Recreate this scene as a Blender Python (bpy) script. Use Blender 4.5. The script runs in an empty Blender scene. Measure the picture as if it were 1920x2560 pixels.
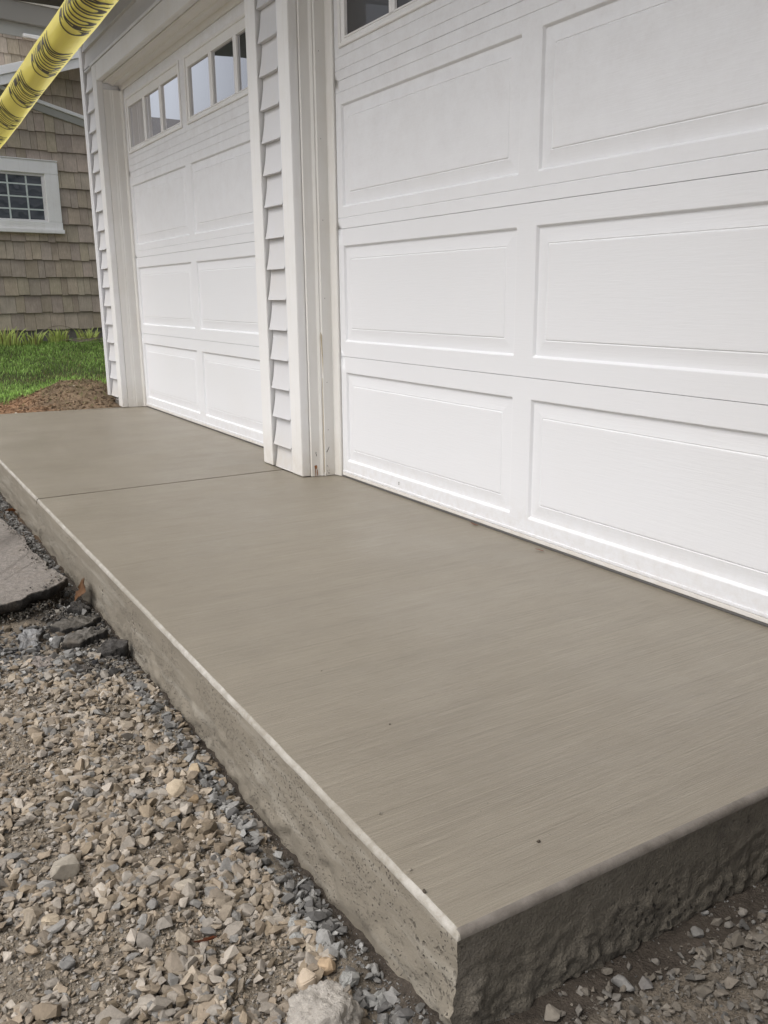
import bpy, bmesh, math, random
import numpy as np
from mathutils import Vector, Matrix, noise

random.seed(7); rng = np.random.default_rng(11)
S = bpy.context.scene
COL = S.collection
R = math.radians

# ------------------------------------------------------------------ materials
class NT:
    def __init__(s, name):
        s.m = bpy.data.materials.new(name); s.m.use_nodes = True
        s.t = s.m.node_tree; s.t.nodes.clear()
        s.out = s.n('ShaderNodeOutputMaterial'); s.b = s.n('ShaderNodeBsdfPrincipled')
        s.l(s.b.outputs[0], s.out.inputs[0])
        s.tc = s.n('ShaderNodeTexCoord').outputs['Object']
    def n(s, k, **kw):
        x = s.t.nodes.new(k)
        for a, v in kw.items(): setattr(x, a, v)
        return x
    def l(s, a, b): s.t.links.new(a, b)
    def set(s, i, v):
        i = s.b.inputs[i] if isinstance(i, str) else i
        if hasattr(v, 'is_output'): s.l(v, i)
        else: i.default_value = v
    def mapping(s, scale=(1, 1, 1), rot=(0, 0, 0)):
        m = s.n('ShaderNodeMapping'); s.l(s.tc, m.inputs[0])
        m.inputs['Scale'].default_value = scale; m.inputs['Rotation'].default_value = rot
        return m.outputs[0]
    def noise(s, scale=5, detail=3, rough=.55, vec=None, dist=0):
        x = s.n('ShaderNodeTexNoise'); s.l(vec or s.tc, x.inputs['Vector'])
        x.inputs['Scale'].default_value = scale; x.inputs['Detail'].default_value = detail
        x.inputs['Roughness'].default_value = rough; x.inputs['Distortion'].default_value = dist
        return x.outputs['Fac']
    def voro(s, scale=50, vec=None, feature='F1', out='Distance'):
        x = s.n('ShaderNodeTexVoronoi', feature=feature); s.l(vec or s.tc, x.inputs['Vector'])
        x.inputs['Scale'].default_value = scale
        return x.outputs[out]
    def rmap(s, v, a, b, c, d):
        x = s.n('ShaderNodeMapRange'); s.l(v, x.inputs[0])
        for i, q in enumerate((a, b, c, d)): x.inputs[i + 1].default_value = q
        return x.outputs[0]
    def math(s, op, a, b=0.0):
        x = s.n('ShaderNodeMath', operation=op)
        for i, q in enumerate((a, b)):
            if hasattr(q, 'is_output'): s.l(q, x.inputs[i])
            else: x.inputs[i].default_value = q
        return x.outputs[0]
    def mix(s, f, a, b, mode='MIX'):
        x = s.n('ShaderNodeMix', data_type='RGBA', blend_type=mode)
        for i, q in ((0, f), (6, a), (7, b)):
            if hasattr(q, 'is_output'): s.l(q, x.inputs[i])
            else: x.inputs[i].default_value = q if i == 0 else (*q, 1)
        return x.outputs[2]
    def col(s, attr='Col'):
        x = s.n('ShaderNodeAttribute'); x.attribute_name = attr
        return x.outputs['Color']
    def bump(s, h, strength=.3, dist=.01, prev=None):
        x = s.n('ShaderNodeBump'); s.l(h, x.inputs['Height'])
        x.inputs['Strength'].default_value = strength; x.inputs['Distance'].default_value = dist
        if prev: s.l(prev, x.inputs['Normal'])
        s.l(x.outputs[0], s.b.inputs['Normal'])
        return x.outputs[0]

M = {}
def make_materials():
    # white vinyl / painted trim
    def white(name, base, rough=.42, dirt=(.62, .58, .5)):
        a = NT(name)
        d = a.rmap(a.noise(3.2, 5, .6), .48, .72, 0, .28)
        c = a.mix(d, base, dirt)
        sp = a.n('ShaderNodeSeparateXYZ'); a.l(a.tc, sp.inputs[0])
        low = a.math('MULTIPLY', a.rmap(sp.outputs[2], .0, .22, 1, 0), a.noise(22, 4))
        c = a.mix(a.math('MULTIPLY', low, .95), c, (.55, .5, .42))
        st = a.rmap(a.noise(1, 3, .5, a.mapping((55, 55, 2.2))), .56, .8, 0, .2)
        c = a.mix(st, c, (.6, .57, .51))
        a.set('Base Color', c); a.set('Roughness', a.rmap(a.noise(14, 3), .3, .7, rough - .06, rough + .1))
        a.bump(a.noise(60, 2), .06, .004); return a.m
    M['vinyl'] = white('white_vinyl', (.74, .75, .78)); M['lap'] = white('lap_vinyl', (.62, .622, .64))
    M['trim'] = white('white_trim_paint', (.79, .79, .79))
    M['jamb'] = white('cream_jamb_paint', (.735, .725, .70), .4, (.58, .52, .44))
    M['housetrim'] = white('house_white_trim', (.94, .94, .93))
    # embossed steel garage door
    a = NT('embossed_white_steel')
    v = a.mapping((9, 1, 150)); g = a.noise(1, 4, .62, v, .35)
    g2 = a.noise(1, 2, .5, a.mapping((26, 1, 420)))
    sp = a.n('ShaderNodeSeparateXYZ'); a.l(a.tc, sp.inputs[0])
    # damp mildew film on upper sections
    up = a.rmap(sp.outputs[2], .95, 1.75, 0, 1)
    mil = a.math('MULTIPLY', up, a.rmap(a.noise(11, 6, .7), .38, .72, 0, 1))
    fine = a.rmap(a.noise(90, 4, .7), .35, .65, .5, 1)
    c = a.mix(a.math('MULTIPLY', a.math('MULTIPLY', mil, fine), .42), (.765, .777, .805), (.46, .43, .425))
    c = a.mix(a.rmap(a.noise(1.3, 3), .5, .75, 0, .12), c, (.68, .66, .63))
    splash = a.math('MULTIPLY', a.rmap(sp.outputs[2], .0, .16, 1, 0), a.rmap(a.noise(30, 5, .7), .4, .75, 0, .4))
    c = a.mix(splash, c, (.5, .45, .38))
    a.set('Base Color', c); a.set('Roughness', .4)
    n1 = a.bump(g, .3, .002); a.bump(g2, .16, .001, n1); M['door'] = a.m
    # rubber / dark
    a = NT('grey_rubber'); a.set('Base Color', (.10, .097, .094, 1)); a.set('Roughness', .55)
    a.bump(a.noise(80), .2, .002); M['rubber'] = a.m
    a = NT('bare_aluminium'); a.set('Base Color', (.5, .49, .48, 1)); a.set('Metallic', .6); a.set('Roughness', .42)
    a.bump(a.noise(50), .15, .001); M['alu'] = a.m
    # window glass: dark interior, clear reflection
    a = NT('dark_window_glass'); a.set('Base Color', (.02, .02, .021, 1)); a.set('Roughness', .3)
    lw = a.n('ShaderNodeLayerWeight'); lw.inputs[0].default_value = .5
    gl = a.n('ShaderNodeBsdfGlossy'); gl.inputs['Roughness'].default_value = .012; gl.inputs[0].default_value = (.95, .95, 1, 1)
    mx = a.n('ShaderNodeMixShader'); a.l(a.rmap(lw.outputs['Facing'], .54, .69, .05, .90), mx.inputs[0])
    a.l(a.b.outputs[0], mx.inputs[1]); a.l(gl.outputs[0], mx.inputs[2]); a.l(mx.outputs[0], a.out.inputs[0])
    nn = a.bump(a.noise(3.5, 1), .04, .004); a.l(nn, gl.inputs['Normal']); M['glass'] = a.m
    a = NT('wavy_house_glass'); a.set('Base Color', (.05, .06, .078, 1)); a.set('Roughness', .02)
    a.set('IOR', 2.0)
    a.bump(a.noise(5.5, 1, .4), .30, .012); M['hglass'] = a.m
    # concrete, broom finished top
    def conc_base(a, k):
        big = a.noise(1.1, 5, .6); mid = a.noise(9, 5, .65)
        c = a.mix(a.rmap(big, .3, .7, 0, 1), tuple(x * k for x in (.318, .279, .218)), tuple(x * k for x in (.375, .336, .268)))
        return a.mix(a.rmap(mid, .35, .7, 0, .35), c, tuple(x * k for x in (.275, .24, .188)))
    a = NT('broom_finished_concrete')
    c = conc_base(a, .86)
    vs = a.mapping((620, 3.0, 1), (0, 0, R(1.5))); s1 = a.noise(1, 4, .7, vs)
    vs2 = a.mapping((14, .5, 1), (0, 0, R(2.2))); s2 = a.noise(1, 4, .65, vs2)
    vs3 = a.mapping((330, 1.3, 1), (0, 0, R(.6))); s3 = a.noise(1, 5, .75, vs3)
    c = a.mix(a.rmap(s1, .3, .7, .6, 0), c, (.14, .122, .092))
    c = a.mix(a.rmap(s2, .45, .72, 0, .3), c, (.17, .15, .118))
    c = a.mix(a.rmap(s3, .62, .8, 0, .5), c, (.14, .123, .1))
    c = a.mix(a.rmap(s3, .2, .38, .25, 0), c, (.44, .41, .36))
    d1 = a.noise(1, 2, .6, a.mapping((560, 6, 1), (0, 0, R(1.2)))); d2 = a.noise(1, 2, .6, a.mapping((430, 1.1, 1), (0, 0, R(1.8))))
    c = a.mix(a.rmap(d1, .55, .68, 0, .5), c, (.13, .112, .083)); c = a.mix(a.rmap(d2, .60, .72, 0, .7), c, (.13, .112, .083))
    c = a.mix(a.rmap(d1, .30, .40, .30, 0), c, (.42, .385, .315))
    grit = a.noise(420, 3, .8)
    c = a.mix(a.rmap(grit, .55, .72, 0, .75), c, (.13, .112, .085)); c = a.mix(a.rmap(grit, .25, .42, .4, 0), c, (.46, .42, .36))
    el = a.noise(1, 4, .8, a.mapping((420, 90, 1))); c = a.mix(a.math('MULTIPLY', a.rmap(el, .6, .74, 0, .8), a.rmap(a.noise(2.5, 3), .4, .65, .25, 1)), c, (.10, .085, .065))
    spk = a.math('MULTIPLY', a.rmap(a.voro(34), .03, .06, 1, 0), a.rmap(a.noise(6, 2), .48, .56, 0, 1))
    c = a.mix(a.math('MULTIPLY', spk, .75), c, (.07, .06, .05))
    a.set('Base Color', c); a.set('Roughness', a.rmap(a.noise(2.4, 4), .3, .7, .34, .56)); a.set('Specular IOR Level', .8)
    n0 = a.bump(d1, .3, .0025); n1 = a.bump(s1, .55, .0022, n0); n2 = a.bump(s3, .35, .003, n1); a.bump(grit, .22, .001, n2)
    M['ctop'] = a.m
    # formed side
    a = NT('formed_concrete_side')
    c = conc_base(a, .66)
    vst = a.mapping((3.2, 3.2, 30)); lay = a.noise(1, 4, .6, vst)
    c = a.mix(a.rmap(lay, .5, .68, 0, .6), c, (.33, .308, .262))
    pm = a.rmap(a.noise(4.2, 5, .7), .54, .68, 0, 1)
    w = a.n('ShaderNodeVectorMath', operation='ADD'); nz = a.n('ShaderNodeTexNoise'); a.l(a.tc, nz.inputs['Vector']); nz.inputs['Scale'].default_value = 60
    sc = a.n('ShaderNodeVectorMath', operation='SCALE'); a.l(nz.outputs['Color'], sc.inputs[0]); sc.inputs['Scale'].default_value = .014
    a.l(a.tc, w.inputs[0]); a.l(sc.outputs[0], w.inputs[1])
    pit = a.math('MULTIPLY', a.rmap(a.voro(62, w.outputs[0]), .16, .34, 1, 0), pm)
    pit2 = a.math('MULTIPLY', a.rmap(a.voro(150, w.outputs[0]), .12, .3, 1, 0), a.rmap(a.noise(8, 2), .4, .55, 0, 1))
    pp = a.math('MAXIMUM', pit, a.math('MULTIPLY', pit2, .7))
    c = a.mix(a.math('MULTIPLY', pp, .8), c, (.06, .052, .042))
    a.set('Base Color', c); a.set('Roughness', .85)
    n1 = a.bump(a.math('SUBTRACT', 1.0, pp), .9, .006); a.bump(a.noise(120, 5, .7), .5, .004, n1)
    M['cside'] = a.m
    # rough end face, its shade darkened into the base colour
    a = NT('rough_concrete_end')
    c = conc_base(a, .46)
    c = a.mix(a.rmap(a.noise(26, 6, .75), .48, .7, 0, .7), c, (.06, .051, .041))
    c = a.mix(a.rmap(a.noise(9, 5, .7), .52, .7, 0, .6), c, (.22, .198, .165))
    w = a.n('ShaderNodeVectorMath', operation='ADD'); nz = a.n('ShaderNodeTexNoise'); a.l(a.tc, nz.inputs['Vector']); nz.inputs['Scale'].default_value = 50
    sc = a.n('ShaderNodeVectorMath', operation='SCALE'); a.l(nz.outputs['Color'], sc.inputs[0]); sc.inputs['Scale'].default_value = .02
    a.l(a.tc, w.inputs[0]); a.l(sc.outputs[0], w.inputs[1])
    pit = a.math('MULTIPLY', a.rmap(a.voro(70, w.outputs[0]), .14, .3, 1, 0), a.rmap(a.noise(7, 3), .48, .6, 0, 1))
    c = a.mix(a.math('MULTIPLY', pit, .85), c, (.015, .013, .01))
    a.set('Base Color', c); a.set('Roughness', .92)
    n1 = a.bump(a.math('SUBTRACT', 1.0, pit), .9, .008); n2 = a.bump(a.noise(60, 6, .8), 1.0, .008, n1); a.bump(a.voro(210), .6, .003, n2)
    M['cend'] = a.m
    # tooled edge
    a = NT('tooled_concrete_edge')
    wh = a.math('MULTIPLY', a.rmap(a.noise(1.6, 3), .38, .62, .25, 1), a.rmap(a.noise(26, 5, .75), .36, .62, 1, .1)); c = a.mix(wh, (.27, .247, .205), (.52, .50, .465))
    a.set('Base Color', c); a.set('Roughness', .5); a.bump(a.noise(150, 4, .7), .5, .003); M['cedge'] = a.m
    a = NT('tooled_concrete_end_edge')
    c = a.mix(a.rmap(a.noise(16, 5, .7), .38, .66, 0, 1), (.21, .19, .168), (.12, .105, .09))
    a.set('Base Color', c); a.set('Roughness', .45); a.bump(a.noise(150, 4, .7), .4, .003); M['cedge2'] = a.m
    # vertex coloured earth, stones, shingles ...
    def vcol(name, rough, b1=(60, .5, .006), b2=(250, .4, .002), var=.5, vs=40):
        a = NT(name); c = a.col()
        f = a.rmap(a.noise(vs, 6, .75), .3, .7, 1 - var, 1 + var * .6)
        x = a.n('ShaderNodeVectorMath', operation='SCALE'); a.l(c, x.inputs[0]); a.l(f, x.inputs['Scale'])
        a.set('Base Color', x.outputs[0]); a.set('Roughness', rough); a.set('Specular IOR Level', .25)
        n1 = a.bump(a.noise(b1[0], 6, .7), b1[1], b1[2]); a.bump(a.noise(b2[0], 3), b2[1], b2[2], n1)
        return a
    M['ground'] = vcol('earth', .95, (55, .8, .012), (260, .8, .004), .45, 70).m
    M['stone'] = vcol('crushed_stone', .85, (110, .4, .004), (600, .35, .001), .22, 130).m
    a = vcol('worn_asphalt', .9, (90, .7, .006), (330, .9, .004), .4, 60)
    src = a.b.inputs['Base Color'].links[0].from_socket
    g = a.noise(260, 3, .8)
    cc = a.mix(a.rmap(g, .56, .7, 0, .7), src, (.04, .037, .034)); cc = a.mix(a.rmap(a.voro(170), .05, .16, .55, 0), cc, (.36, .34, .31))
    cc = a.mix(a.rmap(a.noise(14, 5, .7), .55, .75, 0, .5), cc, (.20, .165, .13)); a.set('Base Color', cc); M['asphalt'] = a.m
    M['lump'] = vcol('concrete_rubble', .9, (70, .8, .008), (300, .6, .003), .3, 60).m
    M['leaf'] = vcol('dry_leaf', .6, (50, .3, .003), (200, .2, .001), .3, 60).m
    a = vcol('cedar_shingle', .85, (30, .1, .002), (200, .1, .001), .2, 6)
    g = a.noise(1, 4, .7, a.mapping((170, 170, 5)))
    n1 = a.bump(g, .35, .003); M['shingle'] = a.m
    # streaks darken the shingle colour too
    src = a.b.inputs['Base Color'].links[0].from_socket
    a.set('Base Color', a.mix(a.rmap(g, .35, .68, .3, 0), src, (.09, .07, .055)))
    a = NT('grass_blade'); a.set('Base Color', a.col()); a.set('Roughness', .5); a.set('Specular IOR Level', .25)
    tr = a.n('ShaderNodeBsdfTranslucent'); a.l(a.col(), tr.inputs[0]); mx = a.n('ShaderNodeMixShader'); mx.inputs[0].default_value = .3
    a.l(a.b.outputs[0], mx.inputs[1]); a.l(tr.outputs[0], mx.inputs[2]); a.l(mx.outputs[0], a.out.inputs[0]); M['grass'] = a.m
    # tape
    a = NT('yellow_plastic_film')
    c = a.mix(a.noise(1, 3, .5, a.mapping((5, 60, 60))), (.90, .80, .20), (.82, .71, .15))
    a.set('Base Color', c); a.set('Roughness', .3)
    tr = a.n('ShaderNodeBsdfTranslucent'); tr.inputs[0].default_value = (.92, .84, .25, 1)
    mx = a.n('ShaderNodeMixShader'); mx.inputs[0].default_value = .42
    a.l(a.b.outputs[0], mx.inputs[1]); a.l(tr.outputs[0], mx.inputs[2]); a.l(mx.outputs[0], a.out.inputs[0])
    a.bump(a.noise(1, 3, .5, a.mapping((7, 90, 90))), .25, .004); M['tape'] = a.m
    a = NT('black_ink'); a.set('Base Color', (.045, .035, .02, 1)); a.set('Roughness', .4)
    a.bump(a.noise(90), .1, .001); M['ink'] = a.m
    a = NT('rust'); a.set('Base Color', a.mix(a.noise(120, 4), (.16, .045, .012), (.38, .17, .06))); a.set('Roughness', .9)
    a.bump(a.noise(300, 4), .6, .001); M['rust'] = a.m
    a = NT('torn_tan_vinyl'); a.set('Base Color', a.mix(a.noise(60, 4), (.56, .47, .33), (.66, .58, .45))); a.set('Roughness', .6)
    a.bump(a.noise(90), .2, .001); M['tan'] = a.m
    a = NT('dark_scuff'); a.set('Base Color', a.mix(a.noise(200, 3), (.06, .055, .05), (.2, .19, .18))); a.set('Roughness', .7)
    a.bump(a.noise(90), .2, .001); M['scuff'] = a.m
    a = NT('grey_painted_soffit'); a.set('Base Color', a.mix(a.noise(4, 4), (.84, .82, .77), (.88, .86, .81))); a.set('Roughness', .6)
    a.bump(a.noise(40), .1, .002); M['soffit'] = a.m
    a = NT('green_grey_trim'); a.set('Base Color', a.mix(a.noise(5, 4), (.36, .36, .325), (.42, .415, .38))); a.set('Roughness', .6)
    a.bump(a.noise(40), .1, .002); M['frieze'] = a.m
    a = NT('shaded_soffit_tone'); a.set('Base Color', a.mix(a.noise(4, 4), (.245, .232, .205), (.285, .27, .24))); a.set('Roughness', .6)
    a.bump(a.noise(40), .1, .002); M['taupe'] = a.m
    a = NT('asphalt_roofing'); a.set('Base Color', a.mix(a.noise(7, 5), (.07, .068, .066), (.13, .125, .12))); a.set('Roughness', .9)
    a.bump(a.noise(60), .5, .01); M['roof'] = a.m
    a = NT('pale_mint_grille'); a.set('Base Color', a.mix(a.noise(9), (.60, .68, .66), (.66, .72, .70))); a.set('Roughness', .45)
    a.bump(a.noise(60), .05, .001); M['grille'] = a.m
    a = NT('poured_foundation'); a.set('Base Color', a.mix(a.noise(12, 5, .7), (.14, .13, .115), (.23, .215, .19))); a.set('Roughness', .95)
    a.bump(a.noise(45, 5), .5, .006); M['found'] = a.m
    a = NT('bark'); a.set('Base Color', a.mix(a.noise(20, 5), (.07, .055, .04), (.13, .105, .08))); a.set('Roughness', .95)
    a.bump(a.noise(40, 5), .6, .01); M['bark'] = a.m
make_materials()

# ------------------------------------------------------------------ mesh helpers
class MB:
    def __init__(s): s.v = []; s.f = []; s.c = []; s.mi = []; s.cur = (1, 1, 1); s.curm = 0
    def vert(s, p, c=None): s.v.append(tuple(p)); s.c.append(c or s.cur); return len(s.v) - 1
    def face(s, ids): s.f.append(tuple(ids)); s.mi.append(s.curm)
    def quad(s, a, b, c, d): s.face([s.vert(p) for p in (a, b, c, d)])
    def box(s, x0, x1, y0, y1, z0, z1):
        i = [s.vert((x, y, z)) for z in (z0, z1) for y in (y0, y1) for x in (x0, x1)]
        for q in ((0, 2, 3, 1), (4, 5, 7, 6), (0, 1, 5, 4), (2, 6, 7, 3), (0, 4, 6, 2), (1, 3, 7, 5)): s.face([i[k] for k in q])
    def sweep(s, sections, closed=False, caps=False):
        rows = [[s.vert(p) for p in sec] for sec in sections]
        n = len(rows[0])
        for a, b in zip(rows[:-1], rows[1:]):
            for k in range(n if closed else n - 1):
                s.face((a[k], a[(k + 1) % n], b[(k + 1) % n], b[k]))
        if caps: s.face(rows[0][::-1]); s.face(rows[-1])
    def build(s, name, mats, parent=None, bevel=0, smooth=None, fix=True):
        me = bpy.data.meshes.new(name); me.from_pydata(s.v, [], s.f)
        for m in (mats if isinstance(mats, (list, tuple)) else [mats]): me.materials.append(m)
        me.polygons.foreach_set('material_index', s.mi)
        a = me.color_attributes.new('Col', 'FLOAT_COLOR', 'POINT')
        a.data.foreach_set('color', np.c_[np.array(s.c, float).reshape(-1, 3), np.ones(len(s.c))].ravel())
        if fix or bevel:
            bm = bmesh.new(); bm.from_mesh(me)
            if fix: bmesh.ops.remove_doubles(bm, verts=bm.verts, dist=1e-5); bmesh.ops.recalc_face_normals(bm, faces=bm.faces)
            if bevel:
                es = [e for e in bm.edges if len(e.link_faces) == 2 and e.calc_face_angle(0) > .6]
                bmesh.ops.bevel(bm, geom=es, offset=bevel, segments=2, affect='EDGES', clamp_overlap=True)
            bm.to_mesh(me); bm.free()
        if smooth:
            me.polygons.foreach_set('use_smooth', [True] * len(me.polygons)); me.set_sharp_from_angle(angle=R(smooth))
        me.update()
        return link(name, me, parent)
def link(name, data, parent=None):
    o = bpy.data.objects.new(name, data); COL.objects.link(o)
    if parent: 
        o.parent = parent
        if parent.type == 'EMPTY': o.matrix_parent_inverse = Matrix.Translation(-parent.location)
    return o
def tag(o, label=None, cat=None, group=None, kind=None):
    for k, v in (('label', label), ('category', cat), ('group', group), ('kind', kind)):
        if v: o[k] = v
    return o
def thing(name, label, cat, loc=(0, 0, 0), group=None):
    o = bpy.data.objects.new(name, None); o.empty_display_size = .1; o.location = loc; COL.objects.link(o)
    return tag(o, label, cat, group)
def fast_mesh(name, V, F, C, mat, parent=None, smooth=False):
    me = bpy.data.meshes.new(name); nf = len(F); k = F.shape[1]
    me.vertices.add(len(V)); me.vertices.foreach_set('co', V.astype(np.float32).ravel())
    me.loops.add(nf * k); me.loops.foreach_set('vertex_index', F.astype(np.int32).ravel())
    me.polygons.add(nf); me.polygons.foreach_set('loop_start', np.arange(nf, dtype=np.int32) * k)
    me.update(calc_edges=True); me.validate()
    a = me.color_attributes.new('Col', 'FLOAT_COLOR', 'POINT')
    a.data.foreach_set('color', np.c_[C, np.ones(len(C))].astype(np.float32).ravel())
    me.materials.append(mat)
    me.polygons.foreach_set('use_smooth', [bool(smooth)] * nf)
    return link(name, me, parent)
def fbm(x, y, z=0, o=4): return noise.fractal((x, y, z), 1.0, 2.0, o)
def sstep(a, b, x):
    t = min(1, max(0, (x - a) / (b - a))); return t * t * (3 - 2 * t)

# ------------------------------------------------------------------ ground
SX0, SX1, SY = -2.625, 3.2, 1.261            # slab ends, slab front edge
def gz(x, y):
    z = -.168 + .012 * fbm(x * 2.2, y * 2.2, 1) + .008 * fbm(x * 9, y * 9, 2, 3) + .004 * fbm(x * 30, y * 30, 5, 2)
    if x < 3.3:
        e = y - SY
        # loose gravel heaped away from the form, trench along it
        if x > -2.66:
            z -= .016 * (1 - sstep(.0, .06, e)) * sstep(-2.6, -2.3, x)
            z += .02 * sstep(.10, .30, e) * (1 - sstep(-1.2, -.6, x))
        z -= .03 * math.exp(-(((x + .52) / .12) ** 2 + ((y - 1.315) / .06) ** 2))      # hollow under the broken asphalt
        z -= .03 * math.exp(-(((x + 2.53) / .05) ** 2 + ((y - 1.325) / .03) ** 2))     # hole beside the corner
        z += .035 * (1 - sstep(-2.9, -2.55, x)) * (1 - sstep(1.1, 1.6, y))              # higher soil round the near end
    soil = -.03 + .02 * fbm(x * 4, y * 4, 3) + .01 * fbm(x * 14, y * 14, 4, 3)
    lawn = .0 + .31 * sstep(3.9, 7.2, x) * .9 + .03 * sstep(5.0, 5.25, x + .25 * fbm(y * 1.5, 0, 2)) + .012 * fbm(x * 3, y * 3, 7)
    k = sstep(3.0, 3.25, x); z = z * (1 - k) + soil * k
    k = sstep(3.75, 4.15, x); z = z * (1 - k) + max(lawn, -.05) * k
    z += .13 * min(.85, 1.25 * math.exp(-(((x - 3.95) / .40) ** 2 + ((y - .27) / .29) ** 2))) * (1 + .22 * fbm(x * 7, y * 7, 9) + .10 * fbm(x * 25, y * 25, 10))
    if x > 7.2: z = .31 + .03 + (x - 7.2) * .002
    return z
def under(x, y):   # beneath slab or house: keep well below
    return (SX0 + .03 < x < SX1 - .06 and y < SY - .03 and y > -3) or (3.0 < x < 3.46 and -6 < y < .1)
def lawn_edge(y): return 4.0 + .12 * fbm(y * 2, 1, 3) + .38 * math.exp(-((y - .3) / .3) ** 2)
def gcol(x, y):
    n1 = fbm(x * 5, y * 5, 11); n2 = fbm(x * 23, y * 23, 12, 3); n3 = fbm(x * 2, y * 2, 13)
    c = np.array([.262, .226, .178]) * (1 + .22 * n1 + .22 * n2)
    if x < 3.25:
        e = y - SY
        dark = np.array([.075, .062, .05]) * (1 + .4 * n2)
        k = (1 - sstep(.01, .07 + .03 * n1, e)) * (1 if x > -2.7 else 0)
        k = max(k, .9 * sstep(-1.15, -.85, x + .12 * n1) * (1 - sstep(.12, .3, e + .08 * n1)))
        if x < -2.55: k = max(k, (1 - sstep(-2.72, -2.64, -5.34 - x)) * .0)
        if x < -2.6 and y < 1.3: k = max(k, sstep(-2.74, -2.66, x + .03 * n1) * .9, .55)  # shade around the near end painted into the soil colour
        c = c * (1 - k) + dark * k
        r = max(0, n3) * sstep(-1.6, -1.0, x) * .9
        c = c * (1 - r) + np.array([.22, .125, .055]) * r
    soil = np.array([.22, .16, .105]) * (1 + .3 * n1 + .35 * n2)
    red = np.array([.30, .18, .105]) * (1 + .3 * n2)
    rk = sstep(.45, .9, y + .2 * n1); soil = soil * (1 - rk) + red * rk
    k = sstep(3.0, 3.2, x); c = c * (1 - k) + soil * k
    k = sstep(-.1, .15, x - lawn_edge(y)); c = c * (1 - k) + np.array([.06, .075, .028]) * (1 + .4 * n2) * k
    return np.clip(c, .01, 1)
def make_ground():
    def st(*segs):
        out = []
        for a, b, h in segs: out += list(np.arange(a, b - 1e-9, h))
        return np.array(out + [segs[-1][1]])
    xs = st((-300, -60, 60), (-60, -10, 10), (-10, -4, 1), (-4, -2.9, .06), (-2.9, -.4, .0125), (-.4, 1, .03), (1, 3, .08), (3, 5, .04), (5, 8, .07), (8, 20, 2), (20, 60, 10), (60, 300, 60))
    ys = st((-300, -60, 60), (-60, -6, 9), (-6, -1.6, .4), (-1.6, .5, .05), (.5, 1.2, .03), (1.2, 1.9, .0125), (1.9, 3, .05), (3, 10, .7), (10, 60, 10), (60, 300, 60))
    V = []; C = []
    for y in ys:
        for x in xs:
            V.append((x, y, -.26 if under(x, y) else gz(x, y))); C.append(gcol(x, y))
    nx = len(xs); ny = len(ys); I = np.arange(nx * ny).reshape(ny, nx)
    F = np.stack([I[:-1, :-1], I[:-1, 1:], I[1:, 1:], I[1:, :-1]], -1).reshape(-1, 4)
    o = fast_mesh('ground', np.array(V), F, np.array(C), M['ground'], smooth=True)
    tag(o, kind='structure')
make_ground()

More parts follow.
